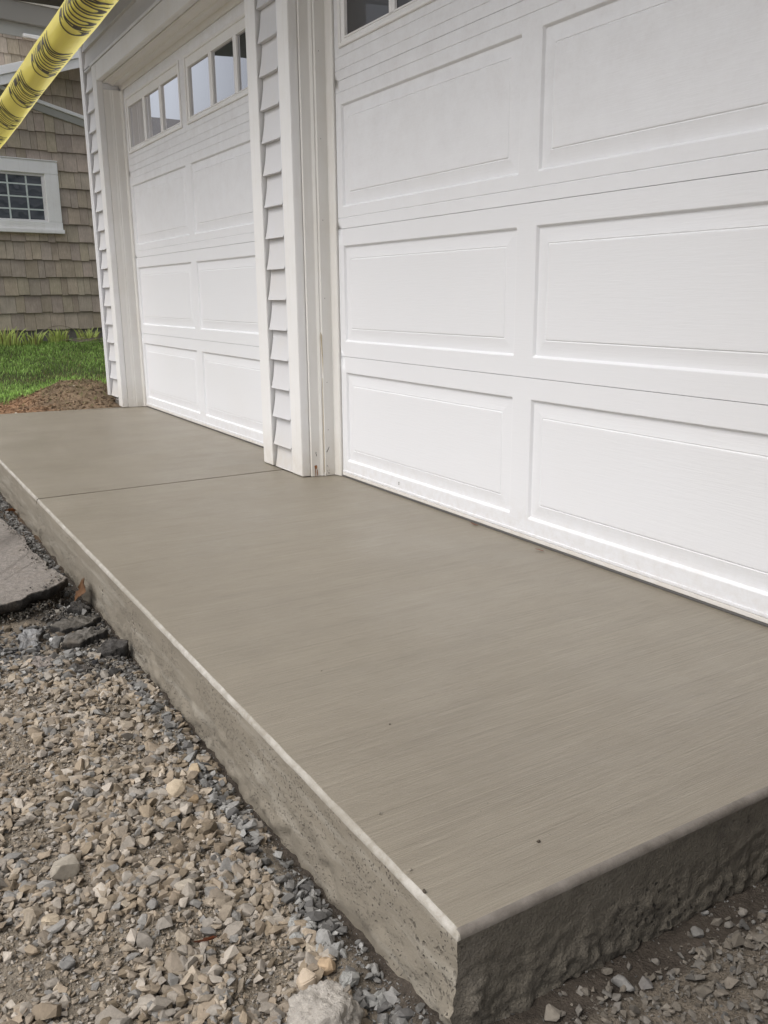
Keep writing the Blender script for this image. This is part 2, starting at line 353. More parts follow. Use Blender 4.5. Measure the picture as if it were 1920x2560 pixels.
# ------------------------------------------------------------------ concrete apron
def make_slab():
    b = MB(); r = .0105; D = -.27; xj = .296
    xs = [SX0 + r * (1 - math.sin(t)) for t in np.linspace(math.pi / 2, 0, 6)]
    xs = [SX0 + r * (1 - math.cos(t)) for t in np.linspace(0, math.pi / 2, 6)]
    x = xs[-1]
    while x < .27: x += .012 if x < -.9 else .03; xs.append(x)
    xs = [q for q in xs if q < xj - .02] + [xj - .02, xj - .007, xj - .0052, xj + .0052, xj + .007, xj + .02]
    xs += list(np.arange(.36, 3.2, .06)) + [3.22]
    arc = [(SY - r + r * math.sin(t), -r + r * math.cos(t)) for t in np.linspace(0, math.pi / 2, 7)]
    tops = [(y, 0.0) for y in (-.35, -.02, .3, .7, 1.0, 1.15)]
    zs = list(np.linspace(-r - .009, -.2, 20)) + [D]
    ntop = len(tops); narc = len(arc)
    rows = []
    for x in xs:
        row = []
        e = x - SX0; drop = 0
        if e < r: drop = r - math.sqrt(max(0, r * r - (r - e) ** 2))
        gr = .03 if abs(x - xj) < .0055 else 0
        for i, (y, z) in enumerate(tops + arc):
            zz = min(z, -drop) - gr * (1 if i < ntop + 4 else .5)
            yy = y - (gr * .5 if i >= ntop + 3 else 0)
            if i >= ntop + 1: yy += .0012 * fbm(x * 14, z * 40, 21, 3)
            xx = x + ((y - .15) * .13 - .09 if x > 3.15 else 0)
            row.append((xx, yy, zz))
        for z in zs:
            z2 = min(z, -drop); k = sstep(-.05, -.16, z2)
            dy = .0025 * fbm(x * 9, z2 * 14, 31) + .011 * k * max(-.3, fbm(x * 12, z2 * 16, 33, 5)) + .006 * k * fbm(x * 45, z2 * 45, 35, 3)
            corner = 1 - sstep(0, .06, e)
            dy += corner * sstep(-.04, -.09, z2) * (.009 * fbm(x * 40, z2 * 60, 37, 4) + .003)
            xx = x + ((SY - .15) * .13 - .09 if x > 3.15 else 0)
            row.append((xx, SY + dy, z2))
        rows.append(row)
    ids = [[b.vert(p) for p in row] for row in rows]
    for a, row2 in zip(range(len(ids) - 1), ids[1:]):
        A = ids[a]; near = xs[a + 1] - SX0 <= r + 1e-6
        for k in range(len(A) - 1):
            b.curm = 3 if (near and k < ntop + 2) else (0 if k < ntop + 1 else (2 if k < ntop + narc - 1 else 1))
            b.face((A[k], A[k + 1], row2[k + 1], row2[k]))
    # end face
    ys = list(np.arange(-.35, .3, .03)) + list(np.arange(.3, SY - .012, .006)) + [SY - .006, SY]
    zz = list(np.linspace(-r, -.2, 42)) + [D]
    g = []
    for z in zz:
        rr = []
        for y in ys:
            k = sstep(-.03, -.12, z)
            dx = -.003 * k * (1 + fbm(y * 8, z * 10, 41)) - .008 * k * max(-.15, fbm(y * 13, z * 17, 43, 5)) - .013 * sstep(-.10, -.155, z) * abs(fbm(y * 30, z * 30, 45, 4)) - .004 * k * fbm(y * 70, z * 70, 48, 4)
            corner = sstep(SY - .06, SY - .02, y) * (1 - sstep(SY - .02, SY, y))
            dx -= corner * k * (.004 + .012 * fbm(y * 40, z * 60, 47, 4)); dx *= 1 - .8 * sstep(SY - .03, SY, y)
            dx *= sstep(-r, -r - .02, z)
            yy = y
            if y > SY - .001:
                e0 = [b.v[q] for q in ids[0][-len(zs):]]
                yy = float(np.interp(-z, [-q[2] for q in e0], [q[1] for q in e0]))
            rr.append(b.vert((SX0 + (dx if y < SY - .001 else 0), yy, z)))
        g.append(rr)
    b.curm = 4
    for A, B in zip(g[:-1], g[1:]):
        for k in range(len(A) - 1): b.face((A[k], A[k + 1], B[k + 1], B[k]))
    b.curm = 1
    fr = [ids[-1][0], ids[-1][ntop + narc - 1], ids[-1][-1]]
    p0 = b.v[ids[-1][0]]; p1 = b.v[ids[-1][-1]]
    b.quad((p0[0], p0[1], 0), (p1[0], p1[1], 0), p1, (p0[0], p0[1], D))
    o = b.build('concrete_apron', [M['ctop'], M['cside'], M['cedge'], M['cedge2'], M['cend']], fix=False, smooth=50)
    bm = bmesh.new(); bm.from_mesh(o.data); bmesh.ops.recalc_face_normals(bm, faces=bm.faces)
    up = [f for f in bm.faces if f.material_index == 0]
    if up and sum(f.normal.z for f in up) < 0: bmesh.ops.reverse_faces(bm, faces=bm.faces)
    bm.to_mesh(o.data); bm.free()
    tag(o, kind='structure')
make_slab()

# ------------------------------------------------------------------ garage
GAR = thing('garage', 'white sided garage with two raised panel overhead doors beside the new concrete slab', 'garage', (0, .0, 0))
YF = .168
def siding(name, x0, x1, z0, z1, phase, parent, y_in=.145, y_out=.1655, exp=.1328, frame=None):
    """lap siding: every course bows outwards to its butt edge"""
    b = MB(); f = frame or (lambda u, n, z: (u, n, z))
    k = math.floor((z0 - phase) / exp)
    while phase + k * exp < z1:
        zb = phase + k * exp; pts = [(y_in, zb), (y_out - .0015, zb), (y_out, zb + .0015)]
        for t in np.linspace(.1, 1, 8): pts.append((y_in + (y_out - y_in) * (1 - t) ** 1.7, zb + exp * t))
        pts = [(y, min(max(z, z0), z1)) for y, z in pts]
        n = max(1, int((x1 - x0) / .5))
        secs = []
        for u in np.linspace(x0, x1, n + 1):
            secs.append([f(u, y + .0008 * noise.noise((u * 3, k * 1.7, 1)), z) for y, z in pts])
        b.sweep(secs); k += 1
    return b.build(name, M['lap'], parent, smooth=35)
def casing(name, xi0, xi1, zi, w, parent, both=True):
    """flat white boards round a door opening, inner edges xi0..xi1, head at zi"""
    b = MB(); y0, y1 = .128, YF
    b.box(xi1, xi1 + w, y0, y1, .004, zi + w)
    b.box(xi0 - w, xi0, y0, y1, .004, zi + w)
    b.box(xi0 + .0005, xi1 - .0005, y0, y1 - .0008, zi, zi + w)
    return b.build(name, M['trim'], parent, bevel=.0025)
def jamb(name, xa, xb, zt, dx, dz, parent):
    """stepped frame lining; (depth y, offset from the door edge) profile"""
    prof = [(.128, 1.0), (.128, .84), (.126, .82), (.092, .82), (.086, .80), (.081, .73), (.076, .68), (.071, .70), (.069, .66), (.066, .60),
            (.020, .60), (.019, .57), (.0175, .55), (.012, .10), (.008, .04), (-.02, .04)]
    b = MB()
    for s, xe in ((1, xb), (-1, xa)):
        b.sweep([[(xe + s * o * dx, y, z) for y, o in prof] for z in (.003, .6, 1.2, zt)])
    b.sweep([[(x, y, zt + o * dz) for y, o in prof] for x in (xa - dx, (xa + xb) / 2, xb + dx)])
    return b.build(name, M['jamb'], parent, smooth=30)

def rrect(x0, x1, z0, z1, r, n=4):
    out = []
    for cx, cz, a0 in ((x1 - r, z1 - r, 0), (x0 + r, z1 - r, 90), (x0 + r, z0 + r, 180), (x1 - r, z0 + r, 270)):
        for k in range(n + 1):
            a = R(a0 + 90 * k / n); out.append((cx + r * math.cos(a), cz + r * math.sin(a)))
    return out
def garage_door(label, xR, xL, parent):
    """xL is the far edge; two wide panels per section; returns the door mesh"""
    b = MB(); W = xL - xR
    zsec = [.022, .5345, 1.061, 1.6285, 2.16]
    pan = [(xL - .041 - 1.132, xL - .041), (xL - .041 - 1.132 - .089 - 1.132, xL - .041 - 1.132 - .089)]
    pz = [(.0747, .4675), (.5974, .9944), (1.1463, 1.541), (1.745, 2.105)]
    steps = [(0, 0, .0045), (.002, -.0012, .0045), (.0075, -.0098, .005), (.0115, -.0104, .005), (.053, -.0040, .004), (.0555, -.0056, .004), (.0585, -.003, .004), (.062, -.0026, .004)]
    for i in range(4):
        z0, z1 = zsec[i] + (.0008 if i else 0), zsec[i + 1] - .0008
        xs = sorted([xR, xL] + [q for p in pan for q in p]); zz = [z0, pz[i][0], pz[i][1], z1]
        # routed lines near the section joints
        extra = []
        if i in (1, 2): extra += [('t', z1 - .043 if i == 2 else None)]
        grooves = [z for z in ({1: [], 2: [1.104, 1.585], 3: [1.667, 1.714]}.get(i, [])) if z0 < z < z1]
        zcuts = sorted(set(zz + [q for g in grooves for q in (g - .0022, g - .0008, g + .0008, g + .0022)]))
        yof = lambda z: -.0022 if any(abs(z - g) < .001 for g in grooves) else 0
        for xa, xb in zip(xs[:-1], xs[1:]):
            for za, zb in zip(zcuts[:-1], zcuts[1:]):
                isp = any(abs(xa - p[0]) < 1e-4 for p in pan) and abs(za - pz[i][0]) < 1e-6
                if isp: continue
                b.quad((xa, yof(za), za), (xb, yof(za), za), (xb, yof(zb), zb), (xa, yof(zb), zb))
            if any(abs(xa - p[0]) < 1e-4 for p in pan):
                za, zb = pz[i]
                if i < 3:
                    rows = [[(x, 0.0, z) for x, z in rrect(xa, xb, za, zb, .0002)]]
                    for o, y, rad in steps: rows.append([(x, y, z) for x, z in rrect(xa + o, xb - o, za + o, zb - o, max(rad - o * .02, .002))])
                    b.sweep(rows, closed=True)
                    o, y, rad = steps[-1]
                    b.face([b.vert((x, y, z)) for x, z in rrect(xa + o, xb - o, za + o, zb - o, .003)])
        # returns at the joints
        b.quad((xR, 0, z0), (xL, 0, z0), (xL, -.03, z0), (xR, -.03, z0)); b.quad((xR, 0, z1), (xL, 0, z1), (xL, -.03, z1), (xR, -.03, z1))
    b.quad((xL, 0, .022), (xL, -.03, .022), (xL, -.03, 2.16), (xL, 0, 2.16)); b.quad((xR, 0, .022), (xR, -.03, .022), (xR, -.03, 2.16), (xR, 0, 2.16))
    b.quad((xR, -.031, .0), (xL, -.031, .0), (xL, -.031, 2.2), (xR, -.031, 2.2))
    d = b.build('garage_door', M['door'], parent, smooth=25); d['label'] = label
    # bottom rail, retainer and rubber
    s = MB(); s.box(xR, xL, -.028, .0035, .0215, .0305); s.build('bottom_rail', M['door'], d, bevel=.001)
    s = MB(); s.box(xR + .003, xL - .001, -.026, .0055, .0085, .0205); s.build('seal_retainer', M['trim'], d, bevel=.0015)
    s = MB()
    pr = [(.002, .0084), (.0045, .0070), (.0055, .004), (.005, .001), (.0, .0004), (-.02, .0004), (-.02, .0084)]
    s.sweep([[(x, y, z) for y, z in pr] for x in np.linspace(xR + .003, xL - .001, 8)]); s.build('bottom_seal', M['rubber'], d, smooth=40)
    for xa, xb in pan:
        za, zb = pz[3]; w = MB()
        rings = [(0, 0, .004), (.001, .007, .005), (.004, .009, .006), (.014, .009, .008), (.0175, .006, .006), (.018, .001, .005), (.034, -.0035, .004), (.036, .000, .003), (.043, -.001, .003), (.0445, -.016, .002), (.0445, -.02, .002)]
        zt_extra = .022
        rows = []
        for o, y, rad in rings:
            ex = zt_extra * min(1, o / .036) if o > .018 else 0
            rows.append([(x, y, z) for x, z in rrect(xa + o, xb - o, za + o * .86, zb - o - ex, rad)])
        w.sweep(rows, closed=True)
        gx0, gx1, g0, g1 = xa + .044, xb - .044, za + .038, zb - .066
        pw = (gx1 - gx0) / 3
        for k in (1, 2):
            c = gx0 + k * pw
            pr = [(c - .021, -.014), (c - .02, -.004), (c - .013, -.001), (c - .010, .002), (c + .010, .002), (c + .013, -.001), (c + .02, -.004), (c + .021, -.014)]
            w.sweep([[(x, y, z) for x, y in pr] for z in (g0 - .004, g1 + .004)])
        fr = w.build('window_frame', M['trim'], d, smooth=30)
        g = MB(); g.quad((gx0 - .004, -.013, g0 - .004), (gx1 + .004, -.013, g0 - .004), (gx1 + .004, -.013, g1 + .004), (gx0 - .004, -.013, g1 + .004))
        g.build('window_pane', M['glass'], fr)
    return d

# near (right) door and far (left) door
garage_door('wide white raised panel door, nearest to the slab corner', -2.435, 0.0, GAR)
garage_door('smaller looking white door farther along the slab with lit upper windows', .62, 3.053, GAR)
xi1 = .074
j1 = jamb('door_jamb', -2.435, 0.0, 2.155, xi1, .055, GAR)
j2 = jamb('door_jamb', .62, 3.053, 2.158, .032, .05, GAR)
casing('door_casing', -2.435 - xi1, xi1, 2.21, .104, GAR)
casing('door_casing', .505, 3.085, 2.208, .108, GAR)
# rust, scuffs and torn cladding on the near door jamb
b = MB()
def blob(b, cx, cy, z, ry, rz, nx, seed, n=16):
    c = b.vert((nx, cy, z)); ring = []
    for k in range(n):
        a = 2 * math.pi * k / n; q = 1 + .45 * noise.noise((math.cos(a) * 1.5 + seed, math.sin(a) * 1.5, seed))
        ring.append(b.vert((nx, cy + ry * q * math.cos(a), z + rz * q * math.sin(a))))
    for k in range(n): b.face((c, ring[k], ring[(k + 1) % n]))
jx = .82 * xi1 - .0012
blob(b, 0, .1085, .044, .007, .010, jx, 3); blob(b, 0, .1105, .022, .002, .020, jx, 5); blob(b, 0, .1015, .019, .0022, .016, jx, 8)
b.build('rust_stain', M['rust'], j1)
def scuff(*q):
    b = MB(); blob(b, 0, *q); b.build('scuff_mark', M['scuff'], j1)
scuff(.106, .108, .0016, .006, jx, 9); scuff(.104, .098, .0022, .005, jx, 4)
jx2 = .6 * xi1 - .0012
for k in range(7): scuff(.058 + random.uniform(-.01, .008), random.uniform(.008, .05), random.uniform(.0012, .0026), random.uniform(.0015, .0035), jx2, k, 8)
b = MB(); i = [b.vert((jx2, y, z)) for y, z in ((.060, .108), (.056, .112), (.050, .123), (.046, .132), (.0475, .134), (.0535, .124), (.0585, .115), (.0615, .111))]; b.face(i); b.build('scuff_mark', M['scuff'], j1)
for z in (.21, .42, .78, 1.1, 1.42, 1.75): scuff(.05, z, .0014, .0022, jx2, z, 8)
b = MB()
pts = [(.066, .50), (.062, .56), (.0665, .622), (.074, .640), (.0765, .615), (.0725, .56), (.070, .50), (.0675, .445)]
xs_ = .70 * xi1 - .006
i = [b.vert((xs_ - .002 + .004 * math.sin(k), y, z)) for k, (y, z) in enumerate(pts)]; b.face(i)
i = [b.vert((xs_ + .001, y, z)) for y, z in ((.070, .02), (.073, .02), (.0725, .2), (.0715, .44), (.0695, .44), (.0690, .2))]; b.face(i)
b.build('torn_cladding', M['tan'], j1)
# small dark nick in the door's bottom section
b = MB(); c = (-.472, .0012, .052)
i = [b.vert((c[0] + x, c[1], c[2] + z)) for x, z in ((-.004, .006), (.002, .007), (.003, .002), (.0015, -.002), (.004, -.006), (-.003, -.006), (-.001, -.001))]; b.face(i)
nk = b.build('nick', M['scuff'], [o for o in bpy.data.objects if o.name == 'garage_door'][0])

# sheathing behind the siding, then siding patches
b = MB(); b.box(.079, .372, .02, .136, .002, 2.75); b.box(3.09, 3.397, .02, .136, .03, 2.9); b.box(-3.04, 3.44, .02, .1362, 2.33, 2.9); b.box(-3.04, -2.52, .02, .136, .002, 2.5)
b.build('sheathing', M['vinyl'], GAR)
siding('siding', .196, .3855, .004, 2.9, .109, GAR)
siding('siding', 3.214, 3.411, .055, 2.335, .0615, GAR)
siding('siding', -3.0, 3.424, 2.336, 2.9, .0615 - .0, GAR)
siding('siding', -3.0, -2.63, .004, 2.335, .109, GAR)
for q in ((.1785, .1955, .13, .1625, .004, 2.335), (3.1938, 3.2132, .13, .1625, .05, 2.335)):
    b = MB(); b.box(*q); b.build('siding_channel', M['vinyl'], GAR, bevel=.001)
b = MB(); b.box(.0, 3.2132, .13, .1735, 2.3185, 2.3355); b.build('head_flashing', M['vinyl'], GAR, bevel=.001)
b = MB(); b.box(3.4248, 3.500, .09, .1695, .06, 2.9); b.box(3.4555, 3.5015, .085, .1712, .058, 2.9)
b.build('corner_post', M['vinyl'], GAR, bevel=.003)
# west wall seen mirrored in the neighbour window
for q in ((.3721, .4, .02, .075, .002, 2.3), (3.3971, 3.43, .02, .075, .05, 2.33)):
    b = MB(); b.box(*q); b.build('slot_shade', M['roof'], GAR)  # dark strip backing the siding slot, stands in for its shadow
fr = lambda u, n, z: (3.33 + n, u, z)
siding('siding', -7.0, .088, .05, 2.9, .109, GAR, frame=fr)
b = MB(); b.box(3.3, 3.475, -7.0, .08, .04, 2.9); b.build('sheathing', M['vinyl'], GAR)
b = MB(); b.box(3.16, 3.465, -7.0, .125, -.24, .05); b.box(.08, .50, .0, .12, -.2, .001); b.build('foundation', M['found'], GAR)
# eaves over the doors
b = MB(); b.box(-3.6, 3.46, .175, 1.22, 2.735, 2.745); b.build('soffit', M['roof'], GAR)  # dark colour stands in for the shaded underside
b = MB(); b.box(-3.6, 3.47, 1.222, 1.25, 2.71, 2.89); b.build('fascia', M['trim'], GAR, bevel=.002)
b = MB(); b.sweep([[(x, 1.28, 2.89), (x, -3.2, 4.6), (x, -7.2, 3.03), (x, -7.2, 2.99), (x, -3.2, 4.5), (x, 1.28, 2.85)] for x in (-6.2, 3.50)], closed=True, caps=True); b.build('roof', M['roof'], GAR)
# unseen dark wall and roof, added to shade the slab end and nearby ground
fr2 = lambda u, n, z: (-3.21 + n, u, z)
b = MB(); b.box(-6.0, -3.06, -3.0, .95, -.2, 2.7); b.build('shade_block_wall', M['found'], GAR)
b = MB(); b.box(-6.3, -2.75, 1.282, 1.8, 2.72, 2.87); b.build('shade_block_roof', M['roof'], GAR)

# ------------------------------------------------------------------ shingled house
DV = Vector((.18, -.9837, 0)).normalized(); NV = Vector((-.9837, -.18, 0)).normalized(); OV = Vector((7.0, .359, 0))
def H(s, n, z): p = OV + DV * s + NV * n; return (p.x, p.y, z)
HOU = thing('shingle_house', 'brown shingled house behind the lawn with white trimmed window and roof edges', 'house', H(.5, 0, .3))
def hbox(b, s0, s1, n0, n1, z0, z1, dz=0):
    """box in wall space; dz tilts it along s"""
    P = []
    for z in (z0, z1):
        for n in (n0, n1):
            for s in (s0, s1): P.append(b.vert(H(s, n, z + dz * (s - s0))))
    for q in ((0, 2, 3, 1), (4, 5, 7, 6), (0, 1, 5, 4), (2, 6, 7, 3), (0, 4, 6, 2), (1, 3, 7, 5)): b.face([P[k] for k in q])
SL, SR = -.75, 4.5
b = MB(); hbox(b, SL, SR, -.2, 0, .3, 3.6); b.build('wall', M['found'], HOU)
b = MB(); W0, W1, WZ0, WZ1 = -.34, .724, 1.483, 2.215
k = 0; z = .445
while z < 3.42:
    s = SL + random.uniform(-.1, 0); ex = .1885
    while s < SR:
        w = random.choice((.075, .1, .115, .13, .15, .17)) * random.uniform(.92, 1.08)
        zb = z + random.choice((0, 0, .004, -.007, -.010)) ; zt = z + ex + .012
        base = np.array((.57, .49, .40)) * random.uniform(.80, 1.12) * np.array((1, random.uniform(.97, 1.02), random.uniform(.93, 1.04)))
        s1 = s + w - .0035
        if not (s > W0 - .05 and s1 < W1 + .02 and zb > WZ0 - .05 and zt < WZ1 + .05):
            o0 = .017 + random.uniform(-.002, .002); ti = random.uniform(-.0015, .0015)
            dark = base * .62; mid = base * 1.0; lowc = base * 1.04  # tops and butt undersides darkened, painting in the shadow between courses
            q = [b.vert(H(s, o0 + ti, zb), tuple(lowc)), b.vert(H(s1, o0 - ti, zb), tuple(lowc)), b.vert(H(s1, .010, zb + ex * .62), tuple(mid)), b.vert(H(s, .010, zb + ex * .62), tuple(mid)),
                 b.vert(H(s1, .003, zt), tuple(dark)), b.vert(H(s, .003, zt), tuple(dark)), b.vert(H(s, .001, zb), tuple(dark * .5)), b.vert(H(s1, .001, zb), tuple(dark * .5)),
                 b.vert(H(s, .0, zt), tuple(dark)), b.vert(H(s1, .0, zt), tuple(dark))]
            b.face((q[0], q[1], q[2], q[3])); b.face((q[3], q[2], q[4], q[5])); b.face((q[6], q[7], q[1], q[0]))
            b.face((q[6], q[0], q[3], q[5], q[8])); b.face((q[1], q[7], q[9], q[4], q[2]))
        s += w
    z += ex if z < 2.9 else ex * .82
b.build('shingles', M['shingle'], HOU, fix=False)
b = MB(); hbox(b, SL - .3, SR, .0, .022, 3.415, 3.54); b.build('frieze_board', M['frieze'], HOU, bevel=.003)
b = MB(); hbox(b, -4.2, SL - .3, -.6, .42, 3.535, 3.55); b.build('porch_soffit', M['roof'], HOU)
b = MB(); hbox(b, SL - .3, SR + .2, .0, .075, 3.541, 3.735); b.build('soffit_shade_board', M['taupe'], HOU, bevel=.003)  # upright board in the tone of a shaded soffit underside
b = MB(); hbox(b, SL - .3, SR + .2, .0, .10, 3.736, 4.02); b.build('gutter', M['soffit'], HOU, bevel=.008)
b = MB(); hbox(b, -4.2, SL - .3, .42, .45, 3.525, 3.72); b.build('fascia', M['housetrim'], HOU, bevel=.003)
b = MB()
P = [b.vert(H(s, n, z)) for s in (-4.25, SR + .5) for n, z in ((.16, 4.03), (.16, 4.055), (-2.5, 5.15), (-2.5, 5.1))]
for q in ((0, 1, 2, 3), (7, 6, 5, 4), (0, 4, 5, 1), (1, 5, 6, 2), (2, 6, 7, 3), (3, 7, 4, 0)): b.face([P[k] for k in q])
b.build('roof', M['roof'], HOU)
b = MB(); hbox(b, .497, .682, .015, .055, 3.418, 3.449); 
vt = b.build('vent', M['housetrim'], HOU, bevel=.003)
b = MB(); hbox(b, .512, .667, .0555, .057, 3.429, 3.438); b.build('vent_slot', M['soffit'], vt)
# rising roof edge with overhang, and the descending trim below it
b = MB(); hbox(b, -.65, 1.75, .285, .31, 2.600, 2.690, .337); b.build('rake_fascia', M['housetrim'], HOU, bevel=.003)
b = MB(); hbox(b, -.65, 1.75, .27, .33, 2.6915, 2.775, .337); b.build('drip_edge', M['housetrim'], HOU, bevel=.004)
b = MB(); hbox(b, -.65, 1.75, .0, .284, 2.64, 2.76, .337); b.build('overhang', M['soffit'], HOU)
b = MB(); hbox(b, -.5, 1.8, .0, .05, 3.034, 3.071, -.221); b.build('trim_cap', M['housetrim'], HOU, bevel=.003)
b = MB(); hbox(b, -.5, 1.8, .0, .03, 2.955, 3.0335, -.221); b.build('trim_board', M['frieze'], HOU, bevel=.003)
# window
b = MB()
hbox(b, W0, W1, .0, .045, 2.0845, WZ1); hbox(b, W0, W1 + .004, .0, .045, WZ0, 1.592); hbox(b, .573, W1, .0, .0445, 1.5925, 2.084); hbox(b, W0, -.19, .0, .0445, 1.5925, 2.084)
hbox(b, W0 - .01, W1 + .012, .0, .062, WZ0 - .012, WZ0 + .03); hbox(b, W0, W1 + .004, .0, .055, WZ1 + .0005, WZ1 + .012)
wf = b.build('window_frame', M['housetrim'], HOU, bevel=.004)
b = MB(); hbox(b, -.1895, .5725, .0, .022, 2.058, 2.084); hbox(b, -.1895, .5725, .0, .022, 1.593, 1.612); hbox(b, .545, .5725, .0, .0218, 1.6125, 2.0575); hbox(b, -.1895, -.165, .0, .0218, 1.6125, 2.0575)
b.build('sash', M['trim'], wf, bevel=.002)
b = MB(); hbox(b, -.1645, .5445, .0, .010, 1.6125, 2.0575); b.build('window_pane', M['hglass'], wf)
b = MB()
for s in (-.01, .183, .381): hbox(b, s - .0085, s + .0085, .0102, .0135, 1.6126, 2.0574)
for z in (1.715, 1.843, 1.971): hbox(b, -.1644, .5444, .0104, .0130, z - .0075, z + .0075)
b.build('grille', M['grille'], wf)

# ------------------------------------------------------------------ mirrored surroundings behind the viewer
NB = thing('neighbour_house', 'grey roofed house far off, a dark roofline mirrored in the garage door windows', 'house', (26, 9, .3))
b = MB(); b.box(22, 31, 5.0, 16, .3, 4.0); b.build('wall', M['frieze'], NB)
b = MB(); b.sweep([[(21.4, y, 3.9), (26.5, y, 6.4), (31.6, y, 3.9), (31.6, y, 3.8), (26.5, y, 6.28), (21.4, y, 3.8)] for y in (4.4, 16.6)], closed=True, caps=True); b.build('roof', M['roof'], NB)
for y in (6.5, 10, 13):
    b = MB(); b.box(21.95, 21.99, y, y + 1.1, 1.4, 2.8); w = b.build('window', M['trim'], NB)
    b = MB(); b.box(21.93, 21.948, y + .1, y + 1, 1.5, 2.7); b.build('pane', M['glass'], w)

# ------------------------------------------------------------------ caution tape
def make_tape():
    P1 = Vector((-2.156, 1.509, 1.161)); P2 = Vector((-1.209, 1.482, 1.162))
    ax = (P2 - P1); L = ax.length; a = ax.normalized()
    cam = Vector((-3.3939, 1.8263, .798)); d = cam - P1; nrm = (d - a * d.dot(a)).normalized()
    side = a.cross(nrm).normalized()     # across the tape
    def rad(t): return .0245 + .0038 * min(max(t, -.5), 1.6)
    def pos(t, w, lift=0):               # w: -0.5..0.5 across 76 mm
        r = rad(t) + lift; th = w * .078 / rad(t)
        c = P1 + ax * t + Vector((0, 0, -.012 * (1 - (1.2 * t) ** 2) * 0))
        wob = .0014 * math.sin(th * 3 + t * 5) + .0012 * noise.noise((t * 6, th * 2, 4))
        return c + nrm * ((r + wob) * math.cos(th) - rad(t)) + side * ((r + wob) * math.sin(th) * 1.0)
    b = MB(); ts = np.linspace(-1.0, 9.0, 260)
    b.sweep([[tuple(pos(t, w)) for w in np.linspace(-.5, .5, 33)] for t in ts])
    o = b.build('caution_tape', M['tape'], None, smooth=80)
    tag(o, 'yellow plastic caution tape with black lettering stretched across the top left corner', 'caution tape')
    cu = bpy.data.curves.new('lettering', 'FONT'); cu.body = 'CAUTION'; cu.align_x = 'CENTER'; cu.align_y = 'CENTER'; cu.size = 1; cu.offset = .030; cu.space_character = 1.10
    to = bpy.data.objects.new('lettering_source', cu); COL.objects.link(to)
    dg = bpy.context.evaluated_depsgraph_get(); me0 = bpy.data.meshes.new_from_object(to.evaluated_get(dg))
    bpy.data.objects.remove(to); bpy.data.curves.remove(cu)
    bm = bmesh.new(); bm.from_mesh(me0); bpy.data.meshes.remove(me0)
    xs = [v.co.x for v in bm.verts]; ys = [v.co.y for v in bm.verts]
    x0, x1, y0, y1 = min(xs), max(xs), min(ys), max(ys)
    for k in range(1, 18):
        y = y0 + (y1 - y0) * k / 18
        bmesh.ops.bisect_plane(bm, geom=bm.verts[:] + bm.edges[:] + bm.faces[:], plane_co=(0, y, 0), plane_no=(0, 1, 0))
    bm.verts.index_update()
    base = [((v.co.x - (x0 + x1) / 2) / (x1 - x0), (v.co.y - (y0 + y1) / 2) / (y1 - y0)) for v in bm.verts]
    fs = [[v.index for v in f.verts] for f in bm.faces]; bm.free()
    # reading direction: from the far end towards the viewer
    ups = 1 if side.z * 0 + 1 else 1
    for k in range(-3, 31):
        tc = .075 + .283 * k
        V = []
        for u, w in base:
            t = tc - u * .175          # +u towards the viewer
            V.append(tuple(pos(t, TSIGN * w * .74, .0007)))
        m = MB(); 
        for p in V: m.vert(p)
        for f in fs: m.face(f)
        m.build('lettering', M['ink'], o, fix=False)
TSIGN = 1
make_tape()

# ------------------------------------------------------------------ stones
def hull_variants(n, npts, flat=(.55, .9), subdiv=False):
    out = []
    for k in range(n):
        bm = bmesh.new(); fx, fy = random.uniform(.62, 1), random.uniform(*flat)
        for _ in range(npts):
            v = Vector((random.gauss(0, 1), random.gauss(0, 1), random.gauss(0, 1))).normalized() * random.uniform(.72, 1)
            v = Vector((max(-.82, min(.82, v.x)), max(-.8, min(.8, v.y)), max(-.75, min(.75, v.z))))
            bm.verts.new((v.x, v.y * fx, v.z * fy))
        r = bmesh.ops.convex_hull(bm, input=bm.verts)
        bmesh.ops.delete(bm, geom=[e for e in set(r['geom_interior'] + r['geom_unused']) if isinstance(e, bmesh.types.BMVert)], context='VERTS')
        bmesh.ops.triangulate(bm, faces=bm.faces)
        bm.verts.index_update()
        out.append((np.array([v.co[:] for v in bm.verts]), np.array([[v.index for v in f.verts] for f in bm.faces]))); bm.free()
    return out
PAL = np.array([(.39, .305, .21), (.33, .255, .17), (.43, .35, .25), (.31, .25, .18), (.37, .315, .245), (.33, .285, .225), (.26, .20, .13), (.47, .40, .31), (.36, .29, .205), (.29, .265, .225)])
GREY = np.array([(.29, .27, .235), (.23, .215, .185), (.33, .31, .27), (.18, .165, .14), (.37, .35, .305)])
DARK = np.array([(.055, .052, .05), (.085, .08, .074), (.13, .12, .105), (.20, .185, .16), (.10, .075, .05)])
def scatter(items, variants):
    """items: x,y,z,size,color,flat rotation"""
    V = []; F = []; C = []; n = 0
    for (x, y, z, s, c, tilt) in items:
        v, f = variants[random.randrange(len(variants))]
        yaw = random.uniform(0, 6.283); a, bb = random.gauss(0, tilt), random.gauss(0, tilt)
        Rm = np.array(Matrix.Rotation(yaw, 3, 'Z') @ Matrix.Rotation(a, 3, 'X') @ Matrix.Rotation(bb, 3, 'Y'))
        sc = np.array((s, s * random.uniform(.75, 1.1), s * random.uniform(.6, 1.0)))
        p = (v * sc) @ Rm.T + (x, y, z)
        V.append(p); F.append(f + n); C.append(np.tile(c, (len(p), 1)) * (1 + .10 * rng.standard_normal((len(p), 1)) * .6)); n += len(p)
    return np.concatenate(V), np.concatenate(F), np.clip(np.concatenate(C), .01, 1)
def dirt(x, y): return fbm(x * 6.5, y * 6.5, 51, 3)
